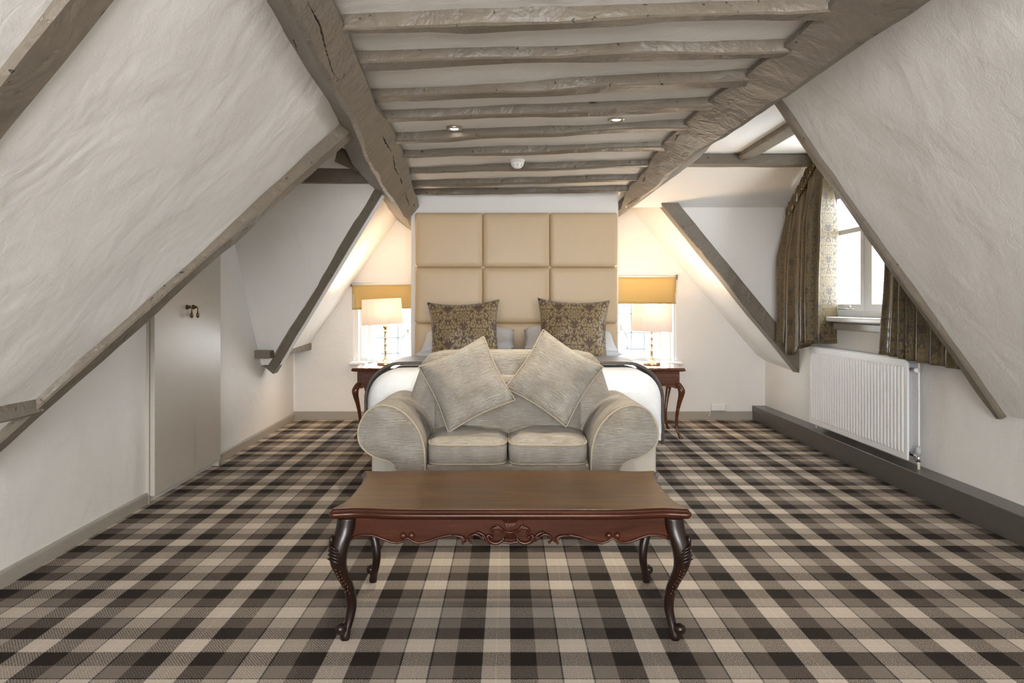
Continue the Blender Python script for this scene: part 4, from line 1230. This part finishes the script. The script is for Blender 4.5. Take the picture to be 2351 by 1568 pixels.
mb.box(.012, .022, g0, hl, zt - .004, zt + .008); mb.box(.052, .062, g0, hl, zt - .004, zt + .008)
for k in range(41): mb.box(.022, .052, max(g0, g0 + k * gs - .010), min(hl, g0 + k * gs + .010), zt - .004, zt + .008)
mb.build('top_grille', RADP, rad)
for nm, z in (('bleed_plug', zt - .06), ('valve_body', zb_ + .035)):
    mb = MB(); mb.tube([(.036, -hl + .02, z), (.036, -hl - .03, z), (.036, -hl - .034, z), (.036, -hl - .05, z)], [.013, .013, .018, .016], 12)
    v_ = mb.build(nm, CHROME if nm == 'valve_body' else RADP, rad, True)
mb = MB(); mb.tube([(.036, -hl - .06, zb_ - .0), (.036, -hl - .06, zb_ + .02), (.036, -hl - .06, zb_ + .05)], [.014, .016, .012], 12); mb.build('valve', CHROME, rad, True)
mb = MB(); mb.lathe([(.017, zb_ + .045), (.018, zb_ + .075), (.012, zb_ + .095), (.004, zb_ + .10)], (.036, -hl - .06, 0), 14); mb.build('valve_cap', GREYPL, rad, True)
mb = MB(); mb.tube([(.036, -hl - .06, zb_ - .0), (.036, -hl - .062, zb_ - .02), (.03, -hl - .075, zb_ - .04), (.028, -hl - .08, .002)], [.011, .0085, .008, .008], 10); mb.build('pipe', plain('cream_painted_pipe', (.6, .55, .46), .4), rad, True)
mb = MB(); mb.tube([(.036, hl - .05, zb_ + .01), (.034, hl - .05, zb_ - .02), (.03, hl - .055, .002)], .008, 10); mb.build('pipe', MATS['cream_painted_pipe'], rad, True)

# ---------------- curtains
def curtain(name, label, y0, y1, header, zbot, folds, depth, seed, tape=True, xoff=2.56):
    """y0..y1 along the wall (far..near); header(t) -> z; the pleats run in x"""
    e = empty(name, (xoff, (y0 + y1) / 2, 1.0), label=label, category='curtain', group='bronze damask curtains at the dormer window')
    ym = (y0 + y1) / 2; NU, NV = 120, 44
    def fn(u, v):
        t = u
        gather = 1 - .06 * math.sin(math.pi * v)
        y = (y0 + (y1 - y0) * t - ym) * gather
        zt_ = header(t); zb2 = zbot(t)
        z = zt_ + (zb2 - zt_) * v
        ph = 2 * math.pi * folds * t + .8 * math.sin(3 * t + seed) + .5 * v * math.sin(5 * t + seed)
        amp = 1.25 * depth * (.30 + .70 * min(1, v * 3)) * (1 + .35 * math.sin(7 * t + seed))
        x = -amp * .5 * math.sin(ph) - .25 * amp * math.sin(2 * ph + 1) + .012 * nz1((y * 4, z * 2, seed), 1, seed)
        x -= .03 * v
        return (x, y + .02 * math.cos(ph) * min(1, v * 2), z - 1.0)
    mb = MB(); mb.grid(fn, NU, NV)
    # arc-length u
    ul = [0]
    for i in range(NU): ul.append(ul[-1] + (Vector(fn((i + 1) / NU, .5)) - Vector(fn(i / NU, .5))).length)
    mb.build('drape', DAMASKC, e, True, solid=.004, uvfn=lambda i, co: (ul[i // (NV + 1)], co.z))
    if tape:
        m2 = MB(); n = 90
        def tf(u, v):
            y = y0 + (y1 - y0) * u - ym; z = header(u) - 1.0
            rr_ = .014 * math.sin(2 * math.pi * 26 * u) + .006 * math.sin(2 * math.pi * 61 * u)
            return (-.02 - rr_ - .01 * math.sin(math.pi * v), y, z + .05 - .115 * v)
        m2.grid(tf, 150, 5); m2.build('header_tape', DAMASKC, e, True, solid=.004, uvfn=lambda i, co: (co.y, co.z))
        m3 = MB(); m3.tube([(.03, y0 - ym, header(0) - 1.0 + .02), (.03, y1 - ym, header(1) - 1.0 + .02)], .008, 8); m3.build('curtain_track', WHITEP, e, True)
        m4 = MB(); m4.tube([(-.035, y0 - ym - .03 + .28 * (y1 - y0), header(.28) - 1 + .03), (-.04, y0 - ym - .03 + .28 * (y1 - y0), header(.28) - 1 - .03), (-.036, y0 - ym - .02 + .28 * (y1 - y0), header(.28) - 1 - .07)], .004, 6)
        m4.build('header_cord', PLASTIC, e, True)
    return e
curtain('curtain', 'bronze damask curtain hanging full length beside the dormer cheek', 6.36, 5.60, lambda t: 2.03 + .40 * min(1, t * 1.25), lambda t: .86 - (.11 * math.exp(-((t - .30) / .11) ** 2)) + .03 * t, 3.6, .15, 1.3)
curtain('curtain', 'bronze damask curtain mostly hidden behind the long rafter, hanging over the radiator end', 4.80, 3.98, lambda t: 2.10, lambda t: .865 - .03 * t, 6.5, .09, 4.1, False, 2.60)

# ---------------- small fittings
for k, (px, py, lab) in enumerate(((1043, 295, 'lit recessed downlight between the joists on the cupboard side'), (1415, 274, 'lit recessed downlight between the joists on the radiator side'))):
    p = at_z(px, py, CZ - .004)
    e = empty('downlight', p, label=lab, category='downlight', group='recessed ceiling downlights')
    mb = MB(); mb.lathe([(.026, .004), (.030, -.004), (.040, -.009), (.046, -.006), (.047, .012)], (0, 0, 0), 28); mb.build('trim_ring', STEEL, e, True)
    mb = MB(); mb.lathe([(.001, -.0015), (.024, -.0035), (.027, .004), (.001, .005)], (0, 0, 0), 24); mb.build('lens', LENS, e, True)
    l = bpy.data.lights.new('downlight_beam', 'SPOT'); l.energy = 42; l.color = (1.0, .88, .70); l.spot_size = R(105); l.spot_blend = .8; l.shadow_soft_size = .025
    lo = bpy.data.objects.new('downlight_beam', l); C.objects.link(lo); lo.parent = e; lo.location = (0, 0, -.02)
p = at_z(1188, 366, CZ)
e = empty('smoke_detector', p, label='round white smoke detector hanging from the ceiling', category='smoke alarm')
mb = MB(); mb.lathe([(.001, .012), (.050, .012), (.052, -.010), (.050, -.018), (.044, -.022)], (0, 0, 0), 28); mb.build('base', PLASTIC, e, True)
mb = MB(); mb.lathe([(.046, -.020), (.047, -.030), (.036, -.046), (.028, -.058), (.024, -.062), (.001, -.063)], (0, 0, 0), 28); hd_ = mb.build('sensor_head', PLASTIC, e, True)
for k in range(8):
    a = 2 * math.pi * k / 8; mb = MB(); mb.tube([(.043 * math.cos(a), .043 * math.sin(a), -.034), (.033 * math.cos(a), .033 * math.sin(a), -.052)], .004, 6); mb.build('vent_slot', GREYPL, hd_)
xa, xb = (1631 - CX) * YF / F, (1666 - CX) * YF / F
e = empty('wall_socket_plate', ((xa + xb) / 2, YF - .01, .135), label='blank white plastic cover plate low on the gable wall', category='wall plate')
mb = MB(); mb.box(-(xb - xa) / 2, (xb - xa) / 2, -.03, .012, -.042, .042); mb.build('cover', PLASTIC, e, bevel=.016, seg=4)
mb = MB(); mb.tube([(-.08, -.008, -.03), (-.088, -.01, -.06), (-.098, -.012, -.095)], .0035, 6); mb.build('cable', PLASTIC, e, True)
